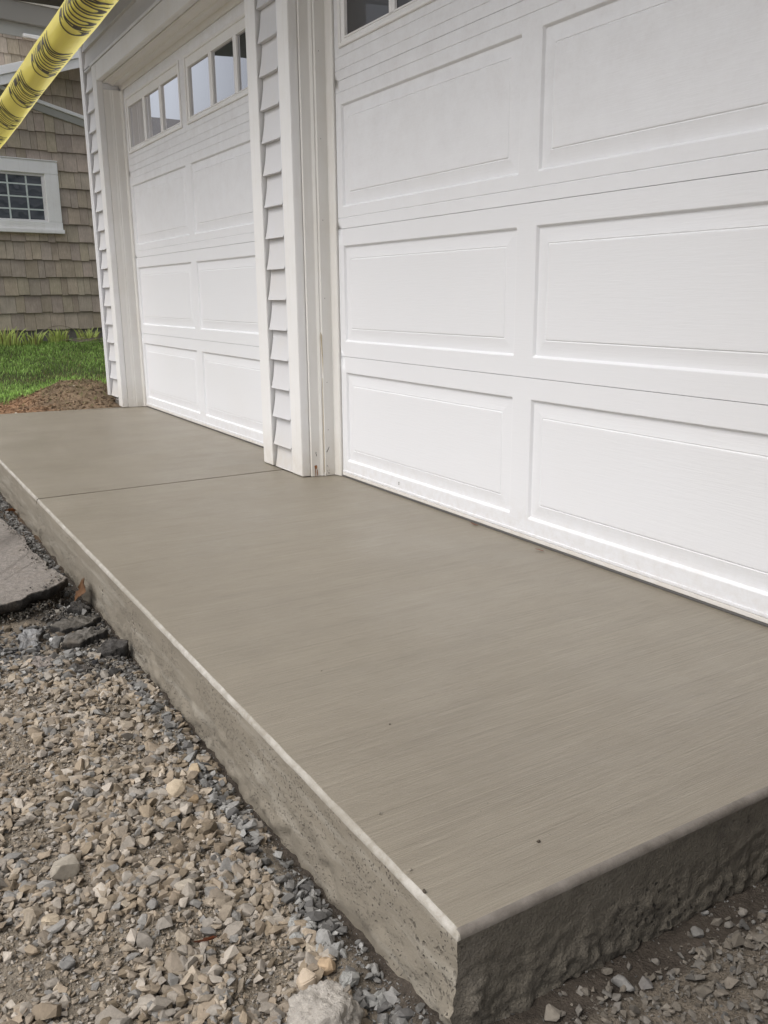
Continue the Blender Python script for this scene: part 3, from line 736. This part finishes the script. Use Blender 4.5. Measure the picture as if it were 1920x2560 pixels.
def zone(x, y):
    """palette + gravel density by place"""
    e = y - SY
    if x < -2.64 and y < 1.3:
        return ((PAL * .55 + GREY[1] * .45) * .62, .9 if x < -2.69 + .02 * fbm(y * 9, 2, 3) else .18)  # near-end stones darkened, their shade is in the palette
    if e < .018: return (GREY * .8, .25)
    if x > -.62: return (np.r_[GREY, DARK[2:4]], .9 if e < .13 else 0)
    if x > -1.2:
        if x > -1.0: return (np.r_[GREY * .75, DARK, PAL[1:4] * .6], .34)
        return (np.r_[DARK, GREY, PAL[:6]], .5) if e < .16 else (np.r_[PAL, GREY], .85)
    if e < .045 and x > -2.1: return (np.r_[GREY, DARK[3:4], PAL, PAL * .8], .75)
    if e < .075: return (np.r_[GREY, DARK[2:4]], .55)
    return (PAL, 1.0)
def make_gravel():
    hv_s = hull_variants(18, 8, (.4, .8)); hv_m = hull_variants(20, 10, (.36, .78)) + hull_variants(24, 17, (.42, .8)); 
    items = []
    def pick(n, smin, smax, region, sink, tilt, dirtbias):
        x0, x1, y0, y1 = region
        for _ in range(n):
            x = random.uniform(x0, x1); y = random.uniform(y0, y1)
            s = smin * (smax / smin) ** (random.random() ** 1.5)
            if x > SX0 - s * 1.2 - .004 and y < SY + s * 1.1 + .003: continue
            if x > -.6 and y > asph_edge(x) - s: continue
            if -.72 < x <= -.6 and y > 1.36: continue
            pal, den = zone(x, y)
            d = dirt(x, y)
            if random.random() > den: continue
            if d > .13 and random.random() < dirtbias: continue
            c = pal[random.randrange(len(pal))] * random.uniform(.68, 1.05) * np.array((.93, .98, 1.08))
            items.append((x, y, gz(x, y) + s * sink, s, c, tilt))
    main = (-2.95, -.66, 1.262, 1.84); left = (-3.4, -.6, 1.84, 2.5); heap = (-2.6, -1.3, 1.29, 1.6); end = (-3.3, -2.63, .2, 1.27); gap = (-.66, 1.6, 1.262, 1.36)
    pick(56000, .0014, .0042, main, .35, .6, .0)
    pick(19000, .0042, .0085, main, .35, .45, .2)
    pick(10500, .009, .0165, main, .42, .4, .93)
    pick(1500, .016, .0255, main, .38, .34, .96)
    pick(1300, .012, .0205, heap, .5, .4, .6)
    pick(5000, .003, .009, left, .4, .5, .2); pick(900, .009, .018, left, .5, .4, .5)
    pick(16000, .0016, .005, end, .35, .6, 0); pick(6500, .005, .0105, end, .5, .5, .4); pick(800, .010, .017, end, .6, .4, .6)
    pick(5200, .002, .008, gap, .5, .6, 0); pick(700, .007, .016, gap, .5, .5, 0)
    for _ in range(4200):
        x = random.uniform(-1.25, -.62); y = random.gauss(1.335, .06)
        s_ = .0018 * (6 ** (random.random() ** 1.6))
        if y < SY + s_ + .002 or y > 1.52 or y > asph_edge(x) - s_ and x > -.7: continue
        items.append((x, y, gz(x, y) + s_ * .5, s_, DARK[random.randrange(4)] * random.uniform(.6, 1.2), .5))
    for _ in range(2600):
        i_ = random.randrange(len(ASPH) - 1); t_ = random.random(); p, q = ASPH[i_], ASPH[i_ + 1]
        x, y = p[0] + (q[0] - p[0]) * t_ + random.gauss(0, .016), p[1] + (q[1] - p[1]) * t_ + random.gauss(0, .016)
        s_ = .0015 * (5 ** (random.random() ** 1.6))
        if y < SY + .005: continue
        on = random.random() < .4
        items.append((x, y, (-.094 if on and y > asph_edge(x) + .006 and x > -.6 else gz(x, y) + random.uniform(0, .03)), s_, np.r_[DARK, GREY * .8][random.randrange(10)] * random.uniform(.7, 1.2), .6))
    a = [i for i in items if i[3] < .006]; bb = [i for i in items if i[3] >= .006]
    V1, F1, C1 = scatter(a, hv_s); V2, F2, C2 = scatter(bb, hv_m)
    o = fast_mesh('gravel', np.r_[V1, V2], np.r_[F1, F2 + len(V1)], np.r_[C1, C2], M['stone'])
    tag(o, 'loose tan and grey crushed stone spread beside the concrete slab', 'gravel', kind='stuff')
ASPH = [(.469, 1.385), (.331, 1.375), (.2, 1.364), (.076, 1.354), (-.088, 1.364), (-.197, 1.353), (-.286, 1.343), (-.359, 1.354), (-.407, 1.338), (-.517, 1.319), (-.55, 1.341), (-.597, 1.392), (-.61, 1.423), (-.623, 1.454), (-.663, 1.488), (-.678, 1.545)]
def asph_edge(x):
    p = sorted(ASPH)
    return float(np.interp(x, [q[0] for q in p], [q[1] for q in p]))
make_gravel()

def rough_edge(pts, step, amp, seed):
    out = []
    for i, (a, c) in enumerate(zip(pts, pts[1:] + pts[:1])):
        n = max(1, int(math.hypot(c[0] - a[0], c[1] - a[1]) / step)); n = min(n, 90)
        for k in range(n):
            t = k / n; x, y = a[0] + (c[0] - a[0]) * t, a[1] + (c[1] - a[1]) * t
            out.append((x + amp * noise.noise((x * 60, y * 60, seed)) , y + amp * noise.noise((x * 60, y * 60, seed + 9))))
    return out
def plate(name, pts, ztop, zbot, topc, sidec, mat, step=.008, amp=.006, seed=1, tilt=(0, 0), grow=.004, parent=None, bumpy=0):
    """broken slab of asphalt: pale worn top, black ragged sides"""
    e = rough_edge(pts, step, amp, seed); cx = sum(p[0] for p in e) / len(e); cy = sum(p[1] for p in e) / len(e)
    b = MB(); rings = []
    T = lambda x, y: tilt[0] * (x - cx) + tilt[1] * (y - cy)
    for j, (f, g, c) in enumerate(((0, 0, topc), (.12, .002, sidec), (.45, grow, sidec), (.75, grow * .4, sidec), (1, -grow, sidec))):
        rg = []
        for k, (x, y) in enumerate(e):
            dx, dy = x - cx, y - cy; l = math.hypot(dx, dy) + 1e-6
            q = g + (.007 * noise.fractal((x * 80, y * 80, j * 3.1 + seed), 1, 2, 3) if j else 0)
            z = ztop + (zbot - ztop) * f + T(x, y) + (.003 * noise.noise((x * 70, y * 70, j + 5)) if j else (.0015 * noise.noise((x * 40, y * 40, 2)) if bumpy else 0))
            kk = 1 + .35 * noise.noise((x * 50, y * 50, seed)) * (0 if j == 0 and not bumpy else 1)
            rg.append(b.vert((x + dx / l * q, y + dy / l * q, z), tuple(np.array(c) * kk)))
        rings.append(rg)
    n = len(e)
    for A, B in zip(rings[:-1], rings[1:]):
        for k in range(n): b.face((A[k], A[(k + 1) % n], B[(k + 1) % n], B[k]))
    prev = rings[0]
    if bumpy:
        for f in (.82, .6, .36, .16):
            rg = []
            for k, (x, y) in enumerate(e):
                x2, y2 = cx + (x - cx) * f, cy + (y - cy) * f
                kk = 1 + .6 * noise.noise((x2 * 110, y2 * 110, seed))
                rg.append(b.vert((x2, y2, ztop + T(x2, y2) + bumpy * (1 - f) * .3 + bumpy * noise.fractal((x2 * 45, y2 * 45, seed), 1, 2, 4)), tuple(np.array(topc) * kk)))
            for k in range(n): b.face((prev[k], prev[(k + 1) % n], rg[(k + 1) % n], rg[k]))
            prev = rg
    b.face(prev[::-1]); b.face(rings[-1])
    bm_o = b.build(name, mat, parent, smooth=50)
    me = bm_o.data; bm = bmesh.new(); bm.from_mesh(me); bmesh.ops.triangulate(bm, faces=[f for f in bm.faces if len(f.verts) > 4]); bm.to_mesh(me); bm.free()
    return bm_o
GT = (.27, .245, .22); GB = (.035, .033, .031)
pts = ASPH + [(-.70, 1.70), (-.82, 1.95), (-.95, 2.6), (-.9, 4.5), (2.6, 4.5), (2.9, 1.62), (1.2, 1.42)]
o = plate('asphalt_driveway', pts, -.098, -.130, GT, GB, M['asphalt'], .008, .007, 4)
tag(o, 'worn grey asphalt driveway remnant with broken black edge', 'driveway', kind='structure')

def chunk(label, x, y, w, d, h, yaw, topc, sidec, seed, tilt=(0, 0), n=7, up=0.0, name='asphalt_chunk'):
    rd = random.Random(seed); pts = []; n += 4
    for k in range(n):
        a = 2 * math.pi * k / n + rd.uniform(-.2, .2); q = rd.uniform(.6, 1.1)
        u, v = w / 2 * q * math.cos(a), d / 2 * q * math.sin(a)
        pts.append((x + u * math.cos(yaw) - v * math.sin(yaw), y + u * math.sin(yaw) + v * math.cos(yaw)))
    z = gz(x, y) + up; h *= .72
    o = plate(name, pts, z + h, z - .012, topc, sidec, M['asphalt'], .003, .007, seed, tilt, .004, bumpy=.011)
    return tag(o, label, 'asphalt chunk', 'broken asphalt chunks by the slab')
chunk('flat blue grey asphalt shard with dark side, leftmost of the broken chunks', -.872, 1.500, .155, .075, .022, 2.95, (.25, .25, .25), GB, 3, (.12, -.1), 5)
chunk('thick dark asphalt chunk just below the tip of the old driveway', -.83, 1.362, .075, .135, .034, .15, (.13, .12, .105), GB, 5, (.1, 0), 8)
chunk('long black asphalt chunk lying crosswise in front of another dark chunk', -.945, 1.372, .062, .15, .036, .1, (.15, .14, .125), GB, 8, (.15, 0), 8)
chunk('black crumbly asphalt chunk leaning against the pitted slab side', -1.045, 1.312, .09, .085, .035, .4, (.07, .066, .062), GB, 12, (0, -.2), 9)
chunk('dark grey crumbled asphalt piece lying between tan pebbles and yellow soil', -1.15, 1.432, .05, .085, .016, .1, (.11, .105, .1), GB, 15, (.1, .1), 8)
chunk('small black asphalt piece beside the grey concrete crumbs', -1.225, 1.366, .032, .075, .022, .05, (.06, .058, .055), GB, 18, (.05, 0), 8)
chunk('pale pinkish asphalt flake lying behind the tan pebbles', -1.055, 1.500, .09, .075, .012, .7, (.31, .275, .25), (.15, .13, .12), 21, (.05, .05), 6)
chunk('crumbled black asphalt wedge tucked under the driveway tip', -.70, 1.325, .075, .06, .028, .4, (.06, .056, .052), GB, 25, (.1, .1), 8)

def lump(name, label, cat, x, y, s, c, seed, group=None, flat=.7, yaw=0, sub=3, amp=.35, freq=2.2, mat='lump', embed=.45, asp=1.0, angular=True, tilt=0):
    bm = bmesh.new()
    rd = random.Random(seed)
    if angular:
        for _ in range(16):
            v = Vector((rd.gauss(0, 1), rd.gauss(0, 1), rd.gauss(0, 1))).normalized() * rd.uniform(.85, 1)
            bm.verts.new(v)
        r = bmesh.ops.convex_hull(bm, input=bm.verts)
        bmesh.ops.delete(bm, geom=[e for e in set(r['geom_interior'] + r['geom_unused']) if isinstance(e, bmesh.types.BMVert)], context='VERTS')
        bmesh.ops.bevel(bm, geom=bm.edges[:], offset=.10, segments=2, affect='EDGES', clamp_overlap=True)
        bmesh.ops.triangulate(bm, faces=bm.faces)
    else:
        bmesh.ops.create_icosphere(bm, subdivisions=sub + 1, radius=1)
    me = bpy.data.meshes.new(name)
    for v in bm.verts:
        n = v.co.normalized()
        q = 1 + amp * (noise.fractal(n * freq + Vector((seed, 0, 0)), 1, 2, 4)) + (.10 * abs(noise.fractal(n * 7, .8, 2, 3)) if not angular else 0)
        v.co *= q; v.co = Vector((v.co.x * s, v.co.y * s * asp, v.co.z * s * flat))
    bm.to_mesh(me); bm.free()
    a = me.color_attributes.new('Col', 'FLOAT_COLOR', 'POINT')
    for k, v in enumerate(me.vertices):
        q = 1 + .12 * noise.noise(v.co / s * 2); a.data[k].color = (c[0] * q, c[1] * q, c[2] * q, 1)
    me.materials.append(M[mat])
    me.polygons.foreach_set('use_smooth', [True] * len(me.polygons)); me.set_sharp_from_angle(angle=R(45))
    o = link(name, me); o.location = (x, y, gz(x, y) + s * flat * embed); o.rotation_euler = (tilt, tilt * .6, yaw)
    return tag(o, label, cat, group)
ST = 'larger loose stones in the gravel'
lump('concrete_lump', 'pale grey concrete lump with knobbly surface at the bottom edge near the slab corner', 'concrete lump', -2.512, 1.402,   .047, (.42, .39, .35), 2, None, .75, .3, 4, .24, 1.7, 'lump', .4, 1, False)
def stone(label, x, y, s, c, seed, flat=.7, yaw=0, asp=.75, tilt=0, embed=.6):
    lump('stone', label, 'stone', x, y, s, c, seed, ST, flat, yaw, 2, .10, 1.6, 'stone', embed, asp, True, tilt)
T1 = (.46, .385, .285); T2 = (.40, .32, .22); G1 = (.33, .31, .275); G2 = (.21, .205, .195)
stone('big smooth oval tan stone standing upright in the gravel heap', -1.865, 1.395, .024, T1, 31, .95, .4, .75, .5, .75)
stone('rounded tan stone near the slab side, above the big oval one', -1.80, 1.331, .021, T2, 32, .75, .2, .85, .1)
stone('large peaked grey beige rock on the left side of the gravel', -2.03, 1.635, .034, (.36, .325, .27), 33, .75, 2.2, .75, .1)
stone('tall pointed tan stone above the concrete lump', -2.445, 1.392, .021, (.47, .39, .30), 34, 1.1, .2, .75, .25, .8)
stone('orange tan rounded stone right of the tall pointed tan one', -2.425, 1.352, .017, (.44, .33, .22), 35, .95, .8, .85, .2, .8)
stone('flat tan egg shaped stone lying in bare dirt at lower left', -2.135, 1.680, .021, (.40, .335, .25), 36, .5, .5, .7, .15, .7)
stone('flat square pale grey stone at the left edge of the photo', -2.045, 1.710, .014, (.36, .36, .355), 37, .35, .9, .9, .2, .9)
stone('dark blue grey wedge shaped stone in the lower left gravel', -2.247, 1.676, .016, G2, 38, .7, 1.9, .8, .2, .8)
stone('broad grey brown slab stone just left of the dark asphalt crumbs', -1.965, 1.362, .021, (.34, .305, .25), 39, .45, 2.6, .6, .25, .9)
stone('long light grey stone pointing at the camera on the dark ground at lower right', -2.685, 1.02, .022, (.20, .195, .185), 40, .5, 0.25, .42, .1, .8)
stone('squarish grey stone beside the long light one at lower right', -2.704, .996, .013, (.19, .18, .17), 41, .8, .4, .85, .2, .8)
stone('pale yellowish stone on the dirt at lower right', -2.716, .805, .0105, (.25, .225, .16), 42, .8, .4, .8, .2, .8)
stone('upright grey stone at the foot of the dark slab end', -2.668, .842, .012, (.17, .165, .155), 43, .9, .4, .8, .2, .8)
stone('wide beige stone with a cracked face in the middle of the gravel', -2.155, 1.475, .023, (.42, .375, .31), 44, .6, .9, .7, .15, .7)
stone('brown stone in the dark patch near the slab side', -1.905, 1.372, .018, (.25, .185, .115), 45, .8, .3, .7, .2, .8)
stone('pale chalky stone between the black asphalt chunks', -.897, 1.442, .013, (.55, .55, .54), 46, .8, .3, .8, .2, .8)
stone('white chip in front of the blue grey asphalt shard', -.995, 1.462, .011, (.56, .55, .52), 47, .6, 1.2, .7, .2, .8)
for q, (x, y) in enumerate(((-2.335, 1.335), (-2.36, 1.322), (-2.31, 1.350), (-2.385, 1.338), (-2.455, 1.332), (-2.345, 1.36))):
    o = lump('concrete_crumb', 'rough pale grey concrete crumb in the dark strip beside the slab near its corner', 'crumb', x, y, random.uniform(.009, .014), (.36, .36, .345), 60 + q, 'concrete crumbs in the gravel', .8, q, 2, .3, 3, 'lump', .7, 1, False)
# crumbs lying on the slab top
for q, (x, y, s, t) in enumerate(((-2.343, 1.208, .0035, 'small beige crumb on the slab close to its long edge, farther from the corner'), (-2.531, 1.045, .0042, 'dark crumb lying on the slab between corner and right side'), (-2.485, 1.243, .0035, 'pale crumb on the slab just inside the white edge near the corner'), (-2.534, 1.252, .004, 'brown crumb on the white slab edge nearest the corner'), (-2.101, 1.042, .0025, 'dark speck of grit alone in the middle of the slab'), (-1.814, 1.041, .002, 'tiny dark grit speck on the slab, farther from the corner'))):
    o = lump('crumb', t, 'crumb', x, y, s, (.12, .10, .08) if q in (1, 3, 4, 5) else (.33, .30, .25), 80 + q, 'crumbs lying on the slab', .7, q, 1, .2, 2, 'lump', 1, .8, True)
    o.location.z = s * .45

# leaves
def leaf(label, x, y, z, L, W, c, yaw, pitch, roll, seed, name='dry_leaf'):
    b = MB(); rows = []
    for i in range(13):
        t = i / 12; w = W * (math.sin(math.pi * min(1, t * .93 + .05)) ** .7) * (1 + .28 * math.sin(t * 19 + seed))
        row = []
        for k in range(7):
            u = (k - 3) / 3
            kk = .8 + .3 * noise.noise((t * 4, u * 2, seed))
            b.cur = (c[0] * kk, c[1] * kk, c[2] * kk)
            row.append((L * (t - .5), w * u, .22 * W * u * u + .12 * L * math.sin(t * 3 + seed) * .5 + .06 * W * noise.noise((t * 6, u * 3, seed))))
        rows.append(row)
    ids = [[b.vert(p) for p in r] for r in rows]
    for A, B in zip(ids[:-1], ids[1:]):
        for k in range(6): b.face((A[k], A[k + 1], B[k + 1], B[k]))
    o = b.build(name, M['leaf'], fix=False, smooth=60); o.location = (x, y, z); o.rotation_euler = (roll, pitch, yaw)
    return tag(o, label, 'leaf', 'dry leaves')
leaf('rust brown dry leaf leaning on the slab side beside the driveway tip', -.60, 1.290, -.125, .13, .036, (.15, .078, .038), .05, .2, -1.05, 1)
leaf('bright orange leaf scrap in the gap between far driveway and slab', .857, 1.292, gz(.857, 1.292) + .014, .06, .02, (.5, .19, .06), .4, .3, .4, 2)
leaf('curled reddish brown leaf among the pebbles left of the slab corner', -2.305, 1.492, gz(-2.305, 1.492) + .016, .045, .012, (.24, .075, .035), .6, .5, .6, 3)
leaf('red brown leaf bit against the door seal, nearer the pier', -1.012, .026, .006, .035, .006, (.20, .055, .03), .2, 0, .2, 4)
leaf('red brown leaf bit by the door seal, second from the pier', -1.38, .045, .005, .028, .005, (.22, .06, .035), .5, 0, .2, 5)

# ------------------------------------------------------------------ lawn and plants
def make_grass():
    n = 62000; V = []; F = []; C = []; k = 0
    while k < n:
        x = random.uniform(3.85, 7.35); y = random.uniform(-2.6, 2.2)
        if x < 3.55 + 0: continue
        if y < .12 and x < 3.55: continue
        le = lawn_edge(y) + random.gauss(0, .05)
        if x < le: continue
        if x > 6.95 - (y - .36) * .18 + .0: continue
        thin = fbm(x * 1.3, y * .9, 61)
        z = gz(x, y); h = random.uniform(.012, .038) * (1 + .25 * thin)
        band = math.exp(-((x - 5.0 + .25 * fbm(y * 1.5, 0, 2)) / .12) ** 2)
        if random.random() < band * .7: h *= .4
        a = random.uniform(0, 6.28); lean = random.uniform(.1, .75) * h; w = random.uniform(.0018, .0034)
        dx, dy = math.cos(a), math.sin(a)
        c = np.array((.29, .46, .115)) * random.uniform(.65, 1.35) * (1 + .35 * fbm(x * 2.2, y * 2.2, 63)) * (1.15 if x < 5 else .88)
        if random.random() < .05 + band * .5: c = np.array((.27, .24, .11)) * random.uniform(.7, 1.1)
        b0 = len(V)
        V += [(x - dy * w, y + dx * w, z), (x + dy * w, y - dx * w, z), (x + dx * lean * .4 + dy * w * .8, y + dy * lean * .4 - dx * w * .8, z + h * .6), (x + dx * lean * .4 - dy * w * .8, y + dy * lean * .4 + dx * w * .8, z + h * .6), (x + dx * lean, y + dy * lean, z + h)]
        C += [c * .5, c * .5, c, c, c * 1.2]
        F += [(b0, b0 + 1, b0 + 2), (b0, b0 + 2, b0 + 3), (b0 + 3, b0 + 2, b0 + 4)]; k += 1
    o = fast_mesh('lawn_grass', np.array(V), np.array(F), np.clip(np.array(C), 0, 1), M['grass'])
    tag(o, 'short bright green lawn grass in front of the shingled house', 'grass', kind='stuff')
make_grass()
def make_straw():
    V = []; F = []; C = []
    for _ in range(1500):
        x = random.gauss(3.98, .28); y = random.gauss(.22, .24)
        if x < 3.28 or (y < .15 and x < 3.53): continue
        z = gz(x, y) + random.uniform(.001, .012); a = random.uniform(0, 6.28); L = random.uniform(.02, .07); w = random.uniform(.0012, .0024)
        dx, dy = math.cos(a), math.sin(a); x2, y2 = x + dx * L, y + dy * L; z2 = gz(x2, y2) + random.uniform(.0, .03)
        k = len(V); V += [(x - dy * w, y + dx * w, z), (x + dy * w, y - dx * w, z), (x2, y2, z2)]; F.append((k, k + 1, k + 2))
        c = np.array(random.choice(((.34, .28, .15), (.26, .20, .11), (.42, .37, .2), (.15, .22, .05)))) * random.uniform(.6, 1.1); C += [c, c, c]
    tag(fast_mesh('dead_grass', np.array(V), np.array(F), np.array(C), M['grass']), 'thin dead grass and roots on the turned soil mound', 'dead grass', kind='stuff')
make_straw()
def sprout(label, s, h, n, wd, seed):
    p = H(s, .28, 0); z0 = gz(p[0], p[1]) - .01; rd = random.Random(seed); b = MB()
    root = thing('daylily_clump', label, 'plant', (p[0], p[1], z0), 'young plants along the house wall')
    for k in range(n):
        a = rd.uniform(0, 6.28); rr = rd.uniform(0, wd); hh = h * rd.uniform(.55, 1.1); ln = rd.uniform(.1, .55) * hh; w = rd.uniform(.005, .009)
        bx, by = p[0] + rr * math.cos(a) * .6, p[1] + rr * math.sin(a); dx, dy = math.cos(a + rd.uniform(-.6, .6)), math.sin(a + rd.uniform(-.6, .6))
        g = np.array((.62, .74, .22)) * rd.uniform(.7, 1.25)
        if rd.random() < .15: g = np.array((.36, .33, .13))
        rows = []
        for t in (0, .35, .7, 1):
            ww = w * (1 - t ** 2 * .92); cx, cy, cz = bx + dx * ln * t * t, by + dy * ln * t * t, z0 + hh * (t - .18 * t * t * t)
            b.cur = tuple(g * (.55 + .5 * t)); rows.append((b.vert((cx - .4 * ww, cy - ww, cz)), b.vert((cx + .4 * ww, cy + ww, cz))))
        for A, B in zip(rows[:-1], rows[1:]): b.face((A[0], A[1], B[1], B[0]))
    b.build('foliage', M['grass'], root, fix=False)
sprout('light green leafy clump at the left edge of the photo below the house wall', -.13, .24, 70, .17, 1)
sprout('light green leafy clump second from the left below the house wall', .185, .205, 52, .11, 2)
sprout('bright green leafy clump left of the dry stems by the house', .46, .205, 60, .10, 3)
sprout('leafy clump next to the garage corner, behind the dry stems', .80, .20, 46, .12, 4)
def stems():
    b = MB(); rd = random.Random(5); b.cur = (.30, .255, .20)
    def tube(p, r):
        rows = []
        for i, q in enumerate(p):
            rows.append([(q[0] + r * math.cos(a) * .5, q[1] + r * math.cos(a), q[2] + r * math.sin(a)) for a in (0, 1.57, 3.14, 4.71)])
        b.sweep(rows, closed=True)
    pts = []
    for t in np.linspace(0, 1, 14):
        q = H(.22 + .62 * t, .22, .0); pts.append((q[0], q[1], gz(q[0], q[1]) + .03 + .155 * math.sin(math.pi * (.12 + .86 * t))))
    tube(pts, .0035)
    for k in range(26):
        s = rd.uniform(.56, .98); n = rd.uniform(.15, .42); a = rd.uniform(-.5, .5); L = rd.uniform(.1, .3); z = rd.uniform(.005, .045); sl = rd.uniform(-.1, .12)
        b.cur = tuple(np.array((.34, .29, .23)) * rd.uniform(.5, 1.25)); pp = []
        for t in np.linspace(-.5, .5, 5):
            q = H(s + L * t * math.cos(a), n + L * t * math.sin(a), 0); pp.append((q[0], q[1], gz(q[0], q[1]) + z + sl * L * (t + .5)))
        tube(pp, rd.uniform(.002, .004))
    o = b.build('brush_tangle', M['leaf'], fix=False, smooth=60)
    tag(o, 'tangle of dry pale plant stems lying below the house wall', 'dead stems')
stems()
def clods():
    hv = hull_variants(12, 10); it = []
    for _ in range(15000):
        x = random.uniform(3.2, 4.6); y = random.uniform(-.1, 1.5)
        if x > lawn_edge(y) + .08: continue
        if x < 3.5 and y < .17: continue
        s = .0028 * (6.5 ** (random.random() ** 2.8)); c = gcol(x, y) * random.uniform(.6, 1.5)
        it.append((x, y, gz(x, y) + s * .3, s, c, .6))
    V, F, C = scatter(it, hv); o = fast_mesh('soil_clods', V, F, C, M['ground']); tag(o, 'crumbly brown soil turned up at the far end of the slab', 'soil', kind='stuff')
clods()
for q, (x, y, s, t) in enumerate(((3.85, .345, .013, 'white pebble on the dark soil mound near the garage corner'), (3.42, .86, .018, 'flat pale stone in red soil at the far slab edge'))):
    lump('pebble', t, 'stone', x, y, s, (.55, .5, .42), 90 + q, 'pale stones in the soil', .5, q, 2, .1, 1.5, 'stone', .8, .7, True)

# ------------------------------------------------------------------ light and camera
SUN_EL, SUN_AZ = R(56), R(-6)     # azimuth measured from +Y towards +X
w = bpy.data.worlds.new('World'); S.world = w; w.use_nodes = True; nt = w.node_tree; nt.nodes.clear()
sky = nt.nodes.new('ShaderNodeTexSky'); sky.sky_type = 'NISHITA'; sky.sun_disc = False
sky.sun_elevation = SUN_EL; sky.sun_rotation = SUN_AZ; sky.dust_density = 6; sky.air_density = 1.0; sky.ozone_density = 1
hs = nt.nodes.new('ShaderNodeHueSaturation'); hs.inputs['Saturation'].default_value = .36; hs.inputs['Value'].default_value = 1.3
bg = nt.nodes.new('ShaderNodeBackground'); bg.inputs['Strength'].default_value = .15
wo = nt.nodes.new('ShaderNodeOutputWorld')
nt.links.new(sky.outputs[0], hs.inputs['Color']); nt.links.new(hs.outputs[0], bg.inputs[0]); nt.links.new(bg.outputs[0], wo.inputs[0])
sl = bpy.data.lights.new('sun', 'SUN'); sl.energy = .65; sl.angle = R(50); sl.color = (1, .985, .97)
so = bpy.data.objects.new('sun', sl); COL.objects.link(so)
dirv = Vector((math.sin(SUN_AZ) * math.cos(SUN_EL), math.cos(SUN_AZ) * math.cos(SUN_EL), math.sin(SUN_EL)))
so.rotation_euler = dirv.to_track_quat('Z', 'Y').to_euler()

cd = bpy.data.cameras.new('camera'); co = bpy.data.objects.new('camera', cd); COL.objects.link(co); S.camera = co
cd.sensor_fit = 'VERTICAL'; cd.sensor_height = 36; cd.sensor_width = 27; cd.lens = 2177.15 / 2560 * 36; cd.clip_start = .02; cd.clip_end = 1000
yaw, pit, rol = R(-30.9699), R(-14.088), R(-.5709)
Fv = Vector((math.cos(pit) * math.cos(yaw), math.cos(pit) * math.sin(yaw), math.sin(pit))); Rv = Vector((math.sin(yaw), -math.cos(yaw), 0)); Uv = Rv.cross(Fv)
R2 = Rv * math.cos(rol) + Uv * math.sin(rol); U2 = Uv * math.cos(rol) - Rv * math.sin(rol)
mm = Matrix((R2, U2, -Fv)).transposed().to_4x4(); mm.translation = Vector((-3.3939, 1.8263, .798)); co.matrix_world = mm
S.view_settings.view_transform = 'Standard'; S.view_settings.look = 'None'; S.view_settings.exposure = 0
